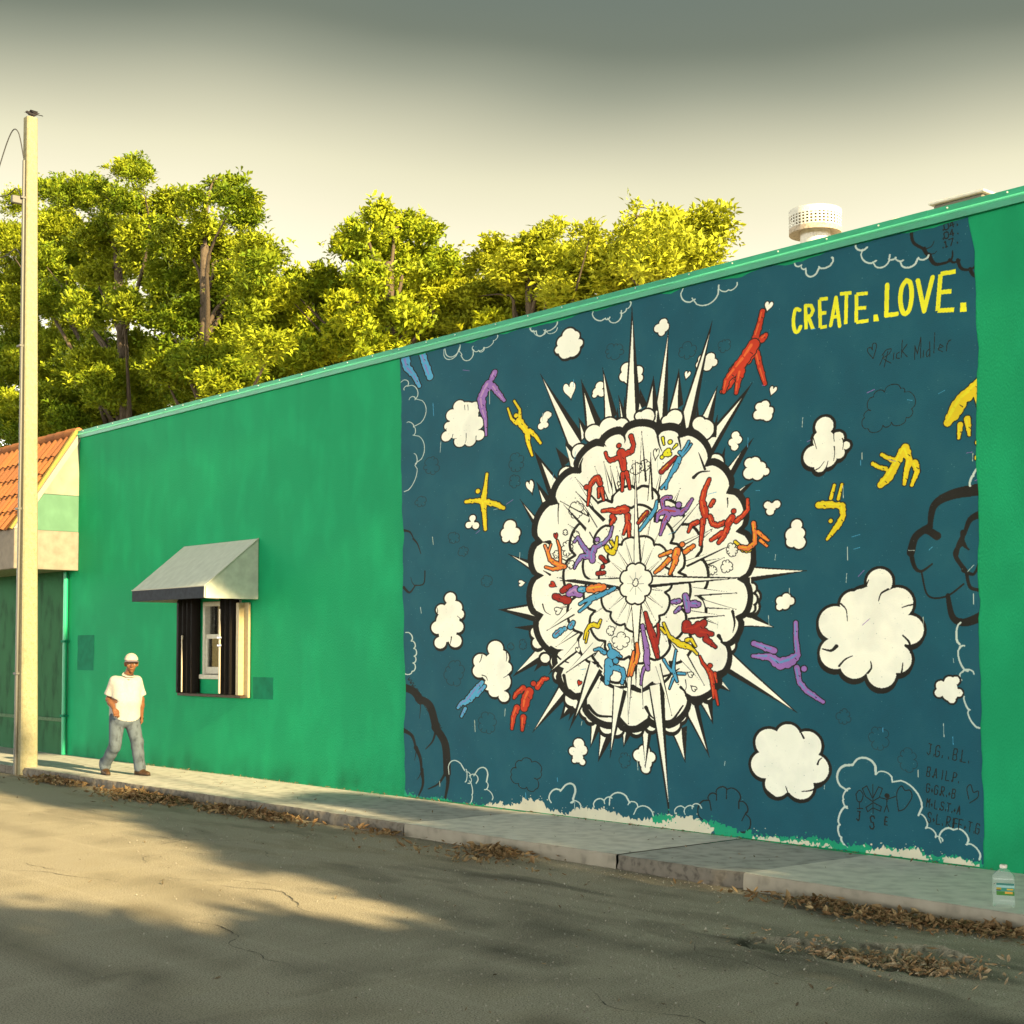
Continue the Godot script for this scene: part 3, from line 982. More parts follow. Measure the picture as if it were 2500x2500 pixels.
	fg([[1193,427,4.4],[1191,443,6.5,1178,463,7.5,1163,478,4.7,1152,495,3.4,1129,512,3.7],[1148,495,3.1,1145,514,3.4],[1198,432,3.6,1215,416,3.6,1224,403,3.1],[1201,437,2.8,1219,424,2.8,1232,411,2.8]],8,8,2.5)
	fg([[1160,397,5.5],[1134,384,3.4,1138,401,1.6],[1182,407,3.1,1170,415,1.3]],10,10,2.5)
	fg([[1153,419,6.8,1143,426,6.8,1158,428,5.2],[1131,433,4.7]],10,10,2.5)
	fg([[1432,623,6.1,1435,643,6.1,1434,668,6.8,1417,685,6.8,1399,684,6.1,1385,672,3.6,1374,664,3.6]],5,10,2.4)
	fg([[1431,622,5.6,1435,647,5.3,1435,670,6,1414,682,6.7,1388,678,5.4],[1444,644,5,1461,657,4.9,1475,666,3],[1452,665,4.3,1471,679,3]],9,5,2.4)
	fg([[1209,791,7.8,1214,808,9.3,1217,827,7.1],[1234,812,9.3,1252,813,7.4],[1187,803,6.4,1165,805,4.9],[1189,821,5.2,1174,831,3.4]],7,8,2.5)
	fg([[1213,863,12.3,1207,876,8.2,1243,874,13.4,1270,860,9.2],[1258,883,12.7,1296,887,5.7],[1277,900,8.1,1308,919,3.7]],14,6,2.5)
	fg([[1070,831,4.1,1078,855,6.3,1089,879,9.3,1099,901,9.2,1106,924,7.7,1112,944,5.1],[1114,861,3.3,1116,887,3.3,1109,909,5.5]],14,6,2.5)
	fg([[1059,864,4.8,1063,886,4.6,1070,909,6.3,1075,929,7,1073,951,8.2,1078,975,5.2],[1065,972,3.7,1057,990,3.2,1053,1015,2]],7,7,2.5)
	fg([[1039,910,3.4,1042,935,5.2,1036,957,5.2,1025,968,5.2,1018,991,4.1],[1027,931,2.6,1023,950,4.9,1007,993,2.6]],9,5,2.5)
	fg([[1134,859,3.3,1144,876,3.1,1154,893,4.7,1174,904,6.2,1193,913,8.1,1215,917,6.8,1235,926,3.4,1247,936,3.2],[1124,870,3.1,1139,883,3.7],[1213,902,5,1228,900,4.3,1242,917,2.7]],5,10,2.5)
	fg([[1176,927,2,1171,949,2.7,1166,975,4.5,1173,993,4.4,1179,1005,2.9],[1134,951,3.1,1146,966,2.7,1161,980,4],[1183,985,3.4,1205,986,3.1],[1166,998,3.1,1153,1024,1.6]],8,8,2.5)
	fg([[1256,942,2.1,1265,958,3.6,1280,972,5,1290,982,7.1,1296,1000,6.2,1298,1016,4.9,1300,1044,2.8],[1290,965,5.7],[1305,1026,3.9,1314,1060,2.5],[1305,984,4.2,1311,1005,2.3]],6,9,2.4)
	fg([[948,937,14.4],[935,958,11,936,975,12.6,929,998,7.6,928,1013,6.5],[962,955,8],[959,973,7.6,986,978,6.4,992,995,5.3,984,1012,4.5],[919,933,6.1,899,923,4.2,882,926,3.1],[943,922,3.4,938,913,4.2],[959,935,7.6,982,944,2.6]],8,8,2.6)
	fg([[841,896,2.1,847,877,3.5,861,862,5.4,877,858,5.8,894,864,4.6,904,847,2.7],[847,906,1.7,855,879,2.7]],5,10,2.6)
	fg([[726,886,7.5,749,873,7.9],[764,868,5.9],[787,863,7.9,797,852,5.9]],8,14,2.7)
	fg([[636,1020,7.8],[617,1043,13.5,601,1068,13.6,595,1090,10.7],[592,1115,8.9,587,1151,4.6],[565,1089,9.3,549,1116,7.2,543,1149,4.3],[652,1030,7.8,675,1007,6.3,694,1005,4.2],[592,1033,8.6,561,1050,6.5,552,1062,4]],6,9,2.7)
	fg([[410,1020,6.3,384,1039,8.2,363,1061,11.9,340,1077,9,316,1083,6.4,299,1097,4.5],[422,1031,5.2,387,1057,7.4],[334,1098,5.2,316,1122,4.1]],8,7,2.9)
	fg([[1555,863,5.5,1555,901,5.9,1560,938,7.5,1541,951,13.5,1509,960,14.4,1477,943,9.4,1427,941,4.7],[1490,928,8.5,1430,911,7.3],[1578,970,7.5],[1557,968,7.5,1564,1001,6.7,1585,1021,7.1,1631,1045,4.9]],7,8,2.3)
	fg([[1624,593,8.6,1651,594,9.5,1674,597,6.9,1690,600,8.8,1693,622,6.9,1681,640,7.9,1666,655,6.3,1648,673,3.8],[1659,580,4.7,1669,551,4.1],[1680,583,4.4,1690,551,3.5],[1658,632,5.4]],5,10,2.3)
	fg([[1795,561,8.3,1816,545,12.2,1831,525,10.3,1849,499,10.3,1860,485,10.3,1870,513,8.4,1862,540,6.6,1857,564,4.5],[1884,521,9,1890,539,6.6,1876,568,4.5],[1831,510,7.3,1813,502,4.9,1799,494,4.6],[1809,526,5.5,1791,521,4.9,1775,512,5.2]],5,10,2.2)
	fg([[2044,363,9.3,2024,383,14.6,2001,397,14.7,1988,416,17.6,1967,442,9.8],[1997,450,7,1993,478,3.8],[2014,440,8.2,2018,474,3.8],[2038,396,7,2043,423,3.8],[2039,492,7.5],[2037,524,7.5]],5,10,2.1)
	# lettering
	st([1575,131,1564,126,1558,139,1556,160,1561,179,1570,180,1577,170],8.5,17)
	st([1592,123,1593,179],8.4,17)
	st([1592,123,1608,126,1614,138,1607,149,1594,150],8.4,17)
	st([1600,151,1613,182],8.4,17)
	st([1633,116,1634,182],8.4,17)
	st([1633,116,1657,118],8.4,17)
	st([1634,149,1652,150],8.4,17)
	st([1634,182,1653,182],8.3,17)
	st([1664,182,1680,120,1689,188],8.3,17)
	st([1671,164,1685,164],8.3,17)
	st([1691,114,1723,117],8.3,17)
	st([1709,117,1706,186],8.2,17)
	st([1736,123,1735,187],8.2,17)
	st([1736,123,1767,126],8.2,17)
	st([1736,155,1762,158],8.2,17)
	st([1735,187,1768,188],8.2,17)
	st([1818,117,1815,185,1842,186],10.2,17)
	st([1868,116,1856,130,1852,160,1860,188,1874,183,1881,153,1878,125,1868,116],10.1,17)
	st([1897,122,1912,192,1934,122],10,17)
	st([1954,119,1946,197],9.9,17)
	st([1954,119,1991,120],9.9,17)
	st([1951,158,1980,161],9.9,17)
	st([1946,197,1986,202],9.9,17)
	pl([1781,178,1792,178,1796,194,1781,193],17)
	pl([2001,190,2015,191,2016,211,2000,210],17)
	st([1779,276,1765,259,1765,251,1774,251,1777,256,1778,244,1785,242,1788,251,1779,276],1.7,2)
	st([1808,272,1796,294],1.7,2)
	st([1803,272,1814,262,1827,262,1821,272,1807,279,1814,286,1826,293],1.7,2)
	st([1818,265,1808,300],1.7,2)
	st([1834,271,1832,287],1.7,2)
	st([1848,272,1841,275,1840,284,1848,286],1.7,2)
	st([1856,246,1853,285],1.7,2)
	st([1868,258,1855,271,1868,285],1.7,2)
	st([1887,294,1888,264,1894,283,1903,248,1902,293],1.7,2)
	st([1910,276,1908,293],1.7,2)
	st([1923,277,1916,284,1918,293,1925,285,1925,261,1925,294],1.6,2)
	st([1938,243,1935,288],1.6,2)
	st([1946,279,1959,277,1951,271,1946,282,1957,288],1.6,2)
	st([1968,271,1966,288],1.6,2)
	st([1967,276,1971,268,1978,265],1.6,2)
	tx(".04.",1955,13,14,-8,2.5,2,0.85)
	tx(".04.",1955,32,14,-8,2.5,2,0.85)
	tx(".17.",1954,51,14,-8,2.5,2,0.85)
	tx("WWW.RICKMIDLER.COM",62,1010,10,57,1.8,2,1.1)
	tx("J.G. . B.L.",1908,1127,24,8,1.9,2,0.46)
	tx("B.A | L.P.",1906,1177,20,8,1.9,2,0.46)
	tx("G+G.R.+B",1904,1212,19,8,1.9,2,0.46)
	tx("M+L.S.T.+A",1904,1244,18,8,1.9,2,0.46)
	tx("S+L. RIFF+T.G",1906,1273,21,8,1.9,2,0.46)
	tx("J",1723,1286,21,4,2.7,2,0.46)
	tx("S",1758,1293,28,4,2.7,2,0.46)
	tx("E",1796,1293,17,4,2.7,2,0.46)
	st([1720,1248,1730,1239,1739,1248,1734,1263,1724,1263,1720,1248],2,2)
	st([1729,1263,1729,1279],2,2)
	st([1722,1280,1739,1279],2,2)
	st([1765,1223,1765,1288],2,2)
	st([1763,1253,1749,1228,1737,1235,1746,1252,1763,1261],2,2)
	st([1766,1252,1780,1228,1790,1231,1782,1251,1766,1260],2,2)
	st([1763,1265,1746,1276,1751,1285,1763,1276],2,2)
	st([1767,1264,1787,1271,1784,1281,1767,1276],2,2)
	st([1802,1246,1801,1266,1794,1282],2,2)
	st([1801,1266,1806,1281],2,2)
	st([1782,1251,1801,1254,1824,1246],2,2)
	st([1831,1277,1827,1240,1839,1222,1848,1231,1861,1230,1865,1245,1847,1270,1831,1277],2,2)
	st([2004,1238,2000,1216,2009,1208,2015,1223,2026,1220,2025,1233,2006,1246],1.9,2)
	fg([[1802,1246,3.9]],2,2,2.1)
	# drips and bare patches along the foot of the wall
	ln([675,265,673,286],1.5,1,4)
	ln([114,795,118,814],1.6,1,4)
	ln([641,791,639,808],1.5,1,4)
	ln([733,1276,734,1286],1.5,1,8)
	ln([1746,484,1746,499],1.2,1,16)
	ln([1968,1110,1969,1126],1.1,1,8)
	ln([1537,782,1537,794],1.2,1,4)
	ln([1946,1083,1947,1111],1.1,1,4)
	ln([1900,856,1901,883],1.1,1,16)
	ln([577,650,576,668],1.5,1,4)
	ln([831,1118,828,1129],1.4,1,16)
	ln([2022,809,2022,831],1.1,1,4)
	ln([2026,514,2025,530],1.1,1,16)
	ln([1120,409,1120,430],1.4,1,16)
	ln([1336,1197,1334,1207],1.3,1,4)
	ln([770,848,768,882],1.5,1,4)
	ln([802,188,800,207],1.5,1,8)
	ln([1634,1235,1633,1243],1.2,1,4)
	ln([1704,694,1704,724],1.2,1,4)
	ln([807,386,805,408],1.5,1,8)
	ln([1416,414,1415,437],1.3,1,8)
	ln([514,1094,512,1115],1.5,1,4)
	ln([1116,435,1114,469],1.4,1,4)
	ln([212,295,209,327],1.6,1,4)
	ln([1317,857,1315,873],1.3,1,16)
	ln([803,1335,801,1362],1.4,1,4)
	ln([688,640,688,650],1.5,1,4)
	ln([1497,701,1495,714],1.3,1,4)
	ln([718,439,716,454],1.5,1,8)
	ln([443,170,443,209],1.6,1,16)
	ln([1038,1210,1040,1236],1.4,1,16)
	ln([172,582,176,606],1.6,1,16)
	ln([1882,1185,1882,1200],1.1,1,16)
	ln([855,660,856,675],1.4,1,8)
	ln([906,630,908,653],1.4,1,8)
	ln([1972,945,1973,953],1.1,1,4)
	ln([1693,554,1694,582],1.2,1,16)
	ln([1475,845,1476,872],1.3,1,4)
	ln([1742,501,1742,512],1.2,1,8)
	ln([377,1131,380,1165],1.6,1,16)
	ln([211,1320,212,1335],1.6,1,16)
	ln([1701,754,1699,774],1.2,1,4)
	ln([1581,385,1579,407],1.2,1,4)
	ln([173,172,176,211],1.6,1,8)
	ln([1793,1098,1793,1107],1.2,1,8)
	ln([601,1326,603,1346],1.5,1,8)
	ln([320,91,351,98],1.2,1,7)
	ln([2029,572,2044,568],1,1,7)
	ln([1867,380,1879,383],1,1,8)
	ln([382,584,400,576],1.2,1,7)
	ln([463,520,483,518],1.2,1,4)
	ln([1608,182,1620,182],1,1,8)
	ln([1721,700,1737,697],1,1,8)
	ln([1816,506,1835,512],1,1,7)
	ln([58,-19,100,-19],1.3,1,8)
	ln([1716,672,1738,668],1,1,8)
	ln([1439,544,1450,545],1,1,8)
	ln([2011,512,2024,511],1,1,7)
	ln([1761,351,1781,346],1,1,7)
	ln([1732,762,1748,749],1,1,7)
	ln([1945,377,1960,372],1,1,8)
	ln([1865,710,1880,711],1,1,4)
	ln([1742,871,1759,859],1,1,7)
	ln([2009,762,2024,749],1,1,4)
	ln([520,508,549,497],1.2,1,7)
	ln([827,979,846,977],1.1,1,8)
	ln([1593,443,1603,440],1,1,7)
	ln([1289,541,1314,538],1,1,8)
	ln([785,460,793,456],1.1,1,7)
	ln([1153,633,1178,626],1,1,8)
	ln([1460,292,1468,295],1,1,7)
	ln([1917,712,1925,706],1,1,8)
	rg([29,1357,55,1368,132,1376,232,1369,341,1377,445,1373,445,1386,376,1388,132,1380,29,1378],6,12)
	rg([399,1390,434,1370,491,1361,504,1366,579,1359,590,1341,670,1347,696,1366,738,1367,773,1370,809,1353,848,1347,907,1349,945,1350,983,1360,1038,1362,1101,1354,1115,1347,1180,1340,1232,1342,1265,1348,1307,1358,1290,1380,1092,1390,809,1387,633,1388,445,1391],6,13)
	rg([1092,1350,1128,1340,1172,1342,1137,1359,1092,1366],6,12)
	rg([1240,1345,1307,1347,1373,1362,1419,1360,1419,1374,1306,1383,1298,1359],6,12)
	rg([1404,1373,1466,1367,1516,1365,1605,1354,1652,1357,1689,1367,1744,1355,1771,1366,1789,1356,1824,1361,1859,1357,1869,1349,1888,1361,1907,1367,1959,1362,2015,1363,2035,1367,2035,1381,1875,1377,1652,1378,1404,1384],6,12)
	rg([1419,1374,1471,1368,1516,1370,1605,1369,1661,1371,1604,1375,1506,1379,1419,1382],6,13)
	rg([1744,1376,1767,1366,1789,1357,1824,1363,1863,1360,1871,1349,1893,1363,1909,1370,1897,1379,1833,1378,1744,1381],6,13)
	rg([1942,1367,1983,1364,2035,1373,2035,1388,1942,1379],6,13)
	for i in 5000:                                                         # specks, overspray and chipped spots
		var q := Vector2(rng.randf() * 2048.0, rng.randf() * 1380.0)
		disc(q, rng.randf_range(0.5, 1.1), canvas.get_pixel(int(q.x), int(q.y)).lerp(TONES[4] if rng.randf() < 0.4 else TONES[3], rng.randf_range(0.1, 0.35)))
	# brush marks and grain of the wall paint: a faint veil of noise over everything
	var f := FastNoiseLite.new()
	f.seed = 5
	f.frequency = 0.012
	f.fractal_octaves = 5
	var g := f.get_image(1024, 690)
	g.resize(2048, 1380, Image.INTERPOLATE_CUBIC)
	g.convert(Image.FORMAT_RGBA8)
	var d := g.get_data()
	for i in range(0, d.size(), 4):
		var k := d[i]
		d[i] = 150 if k > 128 else 20
		d[i + 1] = 165 if k > 128 else 30
		d[i + 2] = 150 if k > 128 else 40
		d[i + 3] = mini(14, absi(k - 128) / 6)
	g = Image.create_from_data(2048, 1380, false, Image.FORMAT_RGBA8, d)
	canvas.convert(Image.FORMAT_RGBA8)
	canvas.blend_rect(g, Rect2i(0, 0, 2048, 1380), Vector2i.ZERO)
	canvas.convert(Image.FORMAT_RGB8)
	return ImageTexture.create_from_image(canvas)

# ------------------------------------------------------------------ trees
func leaf_sprig(n: int, size: float, seed_: int) -> ArrayMesh:      # a short twig with a rosette of folded leaves
	rng.seed = seed_
	var b := MB.new()
	for i in n:
		var t := TAU * i / n + rng.randf_range(-0.4, 0.4)
		var tilt := rng.randf_range(-0.5, 0.9)
		var d := Vector3(cos(t) * cos(tilt), sin(tilt), sin(t) * cos(tilt))
		var s := d.cross(Vector3.UP).normalized() * size * rng.randf_range(0.20, 0.27)
		var up := s.cross(d).normalized() * size * 0.10
		var a := d * size * 0.25 + Vector3(rng.randf_range(-1, 1), rng.randf_range(-1, 1), rng.randf_range(-1, 1)) * size * 0.4
		var l := size * rng.randf_range(0.8, 1.2)
		var m := a + d * l * 0.5 - up
		var e := a + d * l
		b.tri(a, m + s + up * 2.0, e)
		b.tri(a, e, m - s + up * 2.0)
	return b.done()

func tree(n: String, label: String, at: Vector3, trunk_r: float, fork: Vector3, clumps: Array, per: float, leaf: float, seed_: int, tones: Array, bark: Material, leaf_mat: Material, group := "trees behind the green building") -> void:
	var t := thing(n, label, "tree", at, group)
	rng.seed = seed_
	var f := fork - at
	var stem := curve([Vector3.ZERO, Vector3(f.x * 0.15 - 0.15, f.y * 0.3, f.z * 0.2), Vector3(f.x * 0.6 + 0.2, f.y * 0.65, f.z * 0.6), f], 5)
	var girth := PackedFloat32Array()
	for i in stem.size(): girth.append(trunk_r * lerpf(1.25, 0.35, float(i) / (stem.size() - 1)))
	obj("trunk", tube_mesh(stem, girth, 10), bark, t)
	var mm := MultiMesh.new()
	mm.transform_format = MultiMesh.TRANSFORM_3D
	mm.use_colors = true
	mm.mesh = leaf_sprig(7, leaf, seed_)
	var xf: Array[Transform3D] = []
	var cl: Array[Color] = []
	for i in range(0, clumps.size(), 4):
		var c := Vector3(clumps[i], clumps[i + 1], clumps[i + 2]) - at
		var r: float = clumps[i + 3]
		var low := clampf((c.y - 0.9 * Vector2(c.x - f.x, c.z - f.z).length()) / f.y, 0.3, 1.0) * (stem.size() - 1)
		var s0 := stem[int(low)]
		var mid := s0.lerp(c, 0.55) + Vector3(rng.randf_range(-0.5, 0.5), rng.randf_range(0.0, 0.7), rng.randf_range(-0.5, 0.5))
		if (i / 4) % 2 == 0:
			var g0: float = girth[int(low)]
			obj("branch", tube_mesh(curve([s0, s0.lerp(mid, 0.55) + Vector3(rng.randf_range(-0.2, 0.2), 0.1, 0), mid, c], 3), PackedFloat32Array([g0 * 0.5, g0 * 0.45, g0 * 0.4, g0 * 0.36, g0 * 0.32, g0 * 0.27, g0 * 0.22, g0 * 0.16, g0 * 0.1, g0 * 0.05]), 6), bark, t)
		var tint := rng.randf()
		var twigs := int(3 + r * 5.0)
		var centres: Array[Vector3] = []
		for k in twigs:                                                    # leaves gather in small tufts through the clump
			var d := Vector3(rng.randfn(), rng.randfn() * 0.8 + 0.1, rng.randfn()).normalized()
			centres.append(c + d * r * 0.8 * pow(rng.randf(), 0.4))
		for k in int(per * r * r):
			var q := centres[rng.randi() % twigs] if rng.randf() < 0.8 else c
			var d := Vector3(rng.randfn(), rng.randfn(), rng.randfn()).normalized()
			var spread: float = (0.20 + 0.19 * r) * pow(rng.randf(), 0.45)
			if rng.randf() < 0.05: spread *= 1.9
			var basis := Basis.from_euler(Vector3(rng.randf_range(-0.7, 0.7), rng.randf() * TAU, rng.randf_range(-0.7, 0.7))).scaled(Vector3.ONE * rng.randf_range(0.55, 1.45))
			xf.append(Transform3D(basis, q + d * spread * Vector3(1.15, 0.8, 1.15)))
			cl.append(tones[0].lerp(tones[1], clampf(0.7 * tint + rng.randf_range(-0.3, 0.5), 0.0, 1.0)))
	mm.instance_count = xf.size()
	for i in xf.size():
		mm.set_instance_transform(i, xf[i])
		mm.set_instance_color(i, cl[i])
	var crown := MultiMeshInstance3D.new()
	crown.name = "crown"
	crown.multimesh = mm
	crown.material_override = leaf_mat
	crown.set_meta("kind", "stuff")
	t.add_child(crown, true)

# ------------------------------------------------------------------ litter
func litter(n: String, label: String, spots: Array, count: int, size: float, seed_: int, mesh: Mesh, m: Material, tones: Array, lift := 0.03, cat_ := "leaf litter", on_walk := false) -> void:
	rng.seed = seed_                                                     # spots: x, z, spread x, spread z, height of the heap
	var mm := MultiMesh.new()
	mm.transform_format = MultiMesh.TRANSFORM_3D
	mm.use_colors = true
	mm.mesh = mesh
	mm.instance_count = count
	for i in count:
		var k := (rng.randi() % (spots.size() / 5)) * 5
		var far := 1.0 + 1.6 * pow(rng.randf(), 5.0)                     # most lie close, a few have blown off
		var a := rng.randfn() * far
		var b := rng.randfn() * far
		var x: float = spots[k] + a * spots[k + 2] * 0.55
		var z: float = spots[k + 1] + b * spots[k + 3] * 0.55
		if on_walk: z = clampf(absf(z), 0.015, 1.5)
		elif z < 1.68: z = 1.68 + (1.68 - z) * 0.6
		var h: float = spots[k + 4] * exp(-(a * a + b * b) * 0.6) * rng.randf()
		var basis := Basis.from_euler(Vector3(rng.randf_range(-0.6, 0.6), rng.randf() * TAU, rng.randf_range(-0.6, 0.6))).scaled(Vector3(rng.randf_range(0.7, 1.2), rng.randf_range(0.4, 1.6), 1.0) * size * (0.35 + 1.0 * rng.randf() * rng.randf() + 0.3 * rng.randf()))
		mm.set_instance_transform(i, Transform3D(basis, Vector3(x, (0.116 if on_walk else road_y(x, z)) + 0.008 + h + lift * rng.randf(), z)))
		mm.set_instance_color(i, (tones[0] as Color).lerp(tones[1], rng.randf()).lerp(tones[2], 0.6 * rng.randf()))
	var o := MultiMeshInstance3D.new()
	o.name = numbered(n)
	o.multimesh = mm
	o.material_override = m
	add_child(o)
	tag(o, label, cat_, "", "stuff")

func dry_leaf() -> ArrayMesh:                                            # one curled leaf, 1 long
	var b := MB.new()
	var l := [Vector3(0, 0, 0), Vector3(0.17, 0.10, 0.3), Vector3(0.20, 0.16, 0.6), Vector3(0, 0.22, 1.0), Vector3(-0.20, 0.16, 0.6), Vector3(-0.17, 0.10, 0.3)]
	var m := Vector3(0, 0.0, 0.5)
	for i in 6: b.tri(m - Vector3(0, 0, 0.5), l[i] - Vector3(0, 0, 0.5), l[(i + 1) % 6] - Vector3(0, 0, 0.5))
	return b.done()

# ------------------------------------------------------------------ the street surface
const HOLE := [Vector2(-6.42, 3.14), Vector2(-6.08, 3.02), Vector2(-5.80, 3.02), Vector2(-5.71, 2.80), Vector2(-5.53, 2.60), Vector2(-5.35, 2.55), Vector2(-5.10, 2.69), Vector2(-4.78, 2.96), Vector2(-4.82, 3.12), Vector2(-4.94, 3.36), Vector2(-5.15, 3.35), Vector2(-5.45, 3.34), Vector2(-5.74, 3.38), Vector2(-6.05, 3.46), Vector2(-6.32, 3.38)]

func hole_depth(x: float, z: float) -> float:
	if x < -7.0 or x > -4.3 or z < 2.2 or z > 3.9: return 0.0
	var p := Vector2(x + noise.get_noise_2d(x * 60, z * 60) * 0.08, z + noise.get_noise_2d(x * 60 + 500, z * 60) * 0.08)
	var best := 1e9
	for i in HOLE.size():
		best = minf(best, p.distance_to(Geometry2D.get_closest_point_to_segment(p, HOLE[i], HOLE[(i + 1) % HOLE.size()])))
	if not Geometry2D.is_point_in_polygon(p, PackedVector2Array(HOLE)): return 0.012 * exp(-best * 12.0)
	var soft := 0.12 if z > 3.15 else 0.03
	return -0.03 * smoothstep(0.0, soft, best)

func road_y(x: float, z: float) -> float:
	var y := noise.get_noise_2d(x * 1.5, z * 1.5) * 0.012 + noise.get_noise_2d(x * 9.0, z * 9.0) * 0.004
	return y + hole_depth(x, z) - 0.01 * smoothstep(2.6, 1.7, z)

func wave(x: float, y: float) -> float:                                  # the hand-floated render is not flat
	return noise.get_noise_2d(x * 14.0, y * 9.0) * 0.006 + noise.get_noise_2d(x * 40.0 + 300.0, y * 30.0) * 0.0016

func steps(a: float, b: float, d: float, extra := []) -> Array:
	var o := []
	var n := int(ceil((b - a) / d))
	for i in n + 1: o.append(lerpf(a, b, float(i) / n))
	for e in extra:
		var near := 0
		for i in o.size():
			if absf(o[i] - e) < absf(o[near] - e): near = i
		o[near] = e
	return o

func sheet(xs: Array, zs: Array, f: Callable) -> MB:                        # a grid of points f(x, z), facing up
	var rows := []
	for z in zs:
		var row := []
		for x in xs: row.append(f.call(x, z))
		rows.append(row)
	var b := MB.new()
	b.smooth_grid(rows)
	return b

# ------------------------------------------------------------------ the scene
func _ready() -> void:
	noise.seed = 3
	noise.frequency = 0.05
	noise.fractal_octaves = 3
	# camera: a shift lens, raised a little, 38 degrees high
	var cam := Camera3D.new()
	cam.name = "camera"
	add_child(cam)
	cam.position = Vector3(0, 1.86, 10.7)
	cam.basis = Basis.from_euler(Vector3(deg_to_rad(2.7), PI / 2.0 - deg_to_rad(40.798), 0), EULER_ORDER_YXZ)
	cam.projection = Camera3D.PROJECTION_FRUSTUM
	cam.near = 0.1
	cam.far = 900.0
	cam.size = 2.0 * 0.1 * 1250.0 / 3620.0
	cam.frustum_offset = Vector2(0.0, 0.1 * 168.3 / 3620.0)
	cam.current = true
	# sky: warm white at the horizon, grey-green above, the same all round
	var env := Environment.new()
	env.background_mode = Environment.BG_SKY
	var sky := Sky.new()
	var pan := PanoramaSkyMaterial.new()
	pan.panorama = sky_map()
	sky.sky_material = pan
	env.sky = sky
	env.background_energy_multiplier = 1.0
	env.tonemap_mode = Environment.TONE_MAPPER_LINEAR
	env.tonemap_exposure = EXPOSURE
	env.sdfgi_enabled = true
	env.ssao_enabled = true
	env.ssil_enabled = true
	var we := WorldEnvironment.new()
	we.name = "environment"
	we.environment = env
	add_child(we)
	var sun := DirectionalLight3D.new()
	sun.name = "sun"
	add_child(sun)
	var az := deg_to_rad(SUN_AZ)
	var el := deg_to_rad(SUN_EL)
	sun.look_at_from_position(Vector3(cos(az) * cos(el), sin(el), sin(az) * cos(el)) * 50.0, Vector3.ZERO)
	sun.light_energy = SUN_E
	sun.light_color = Color(1.0, 0.89, 0.67)
	sun.light_angular_distance = 0.6
	sun.shadow_enabled = true

	build_ground()
	build_building()
	build_eave()
	build_window()
	build_awning()
	build_roof_things()
	build_pole()
	build_trees()
	build_litter()
	build_person()
	build_jug()

const EXPOSURE := 4.0
const SUN_AZ := 1.6
const SUN_EL := 20.0
const SUN_E := 1.4

func sky_map() -> ImageTexture:
	var img := Image.create(1024, 512, false, Image.FORMAT_RGBF)
	var stops := [[-90.0, Color(0.3, 0.29, 0.25)], [-1.0, Color(2.5, 2.4, 2.2)], [0.0, Color(7.5, 7.4, 6.9)], [6.5, Color(7.2, 7.1, 6.6)], [9.0, Color(3.2, 3.1, 2.75)], [11.5, Color(1.5, 1.43, 1.2)], [13.5, Color(1.25, 1.17, 0.92)], [16.0, Color(1.06, 0.99, 0.74)], [18.2, Color(0.87, 0.83, 0.59)], [19.8, Color(0.60, 0.59, 0.43)], [21.3, Color(0.35, 0.37, 0.28)], [22.6, Color(0.20, 0.23, 0.18)], [24.5, Color(0.17, 0.21, 0.18)], [50.0, Color(0.24, 0.29, 0.29)], [90.0, Color(0.27, 0.33, 0.34)]]
	var f := FastNoiseLite.new()
	f.frequency = 0.9
	f.fractal_octaves = 3
	for y in 512:
		for x in 1024:
			var e := 90.0 - (y + 0.5) / 512.0 * 180.0
			var t := TAU * x / 1024.0
			e += f.get_noise_3d(cos(t) * 1.6, e * 0.05, sin(t) * 1.6) * 1.6
			var k := 0
			while k < stops.size() - 2 and e > stops[k + 1][0]: k += 1
			var s := clampf((e - stops[k][0]) / (stops[k + 1][0] - stops[k][0]), 0.0, 1.0)
			var c: Color = (stops[k][1] as Color).lerp(stops[k + 1][1], s)
			img.set_pixel(x, y, c * SKY)
	return ImageTexture.create_from_image(img)

const SKY := 1.0 / EXPOSURE

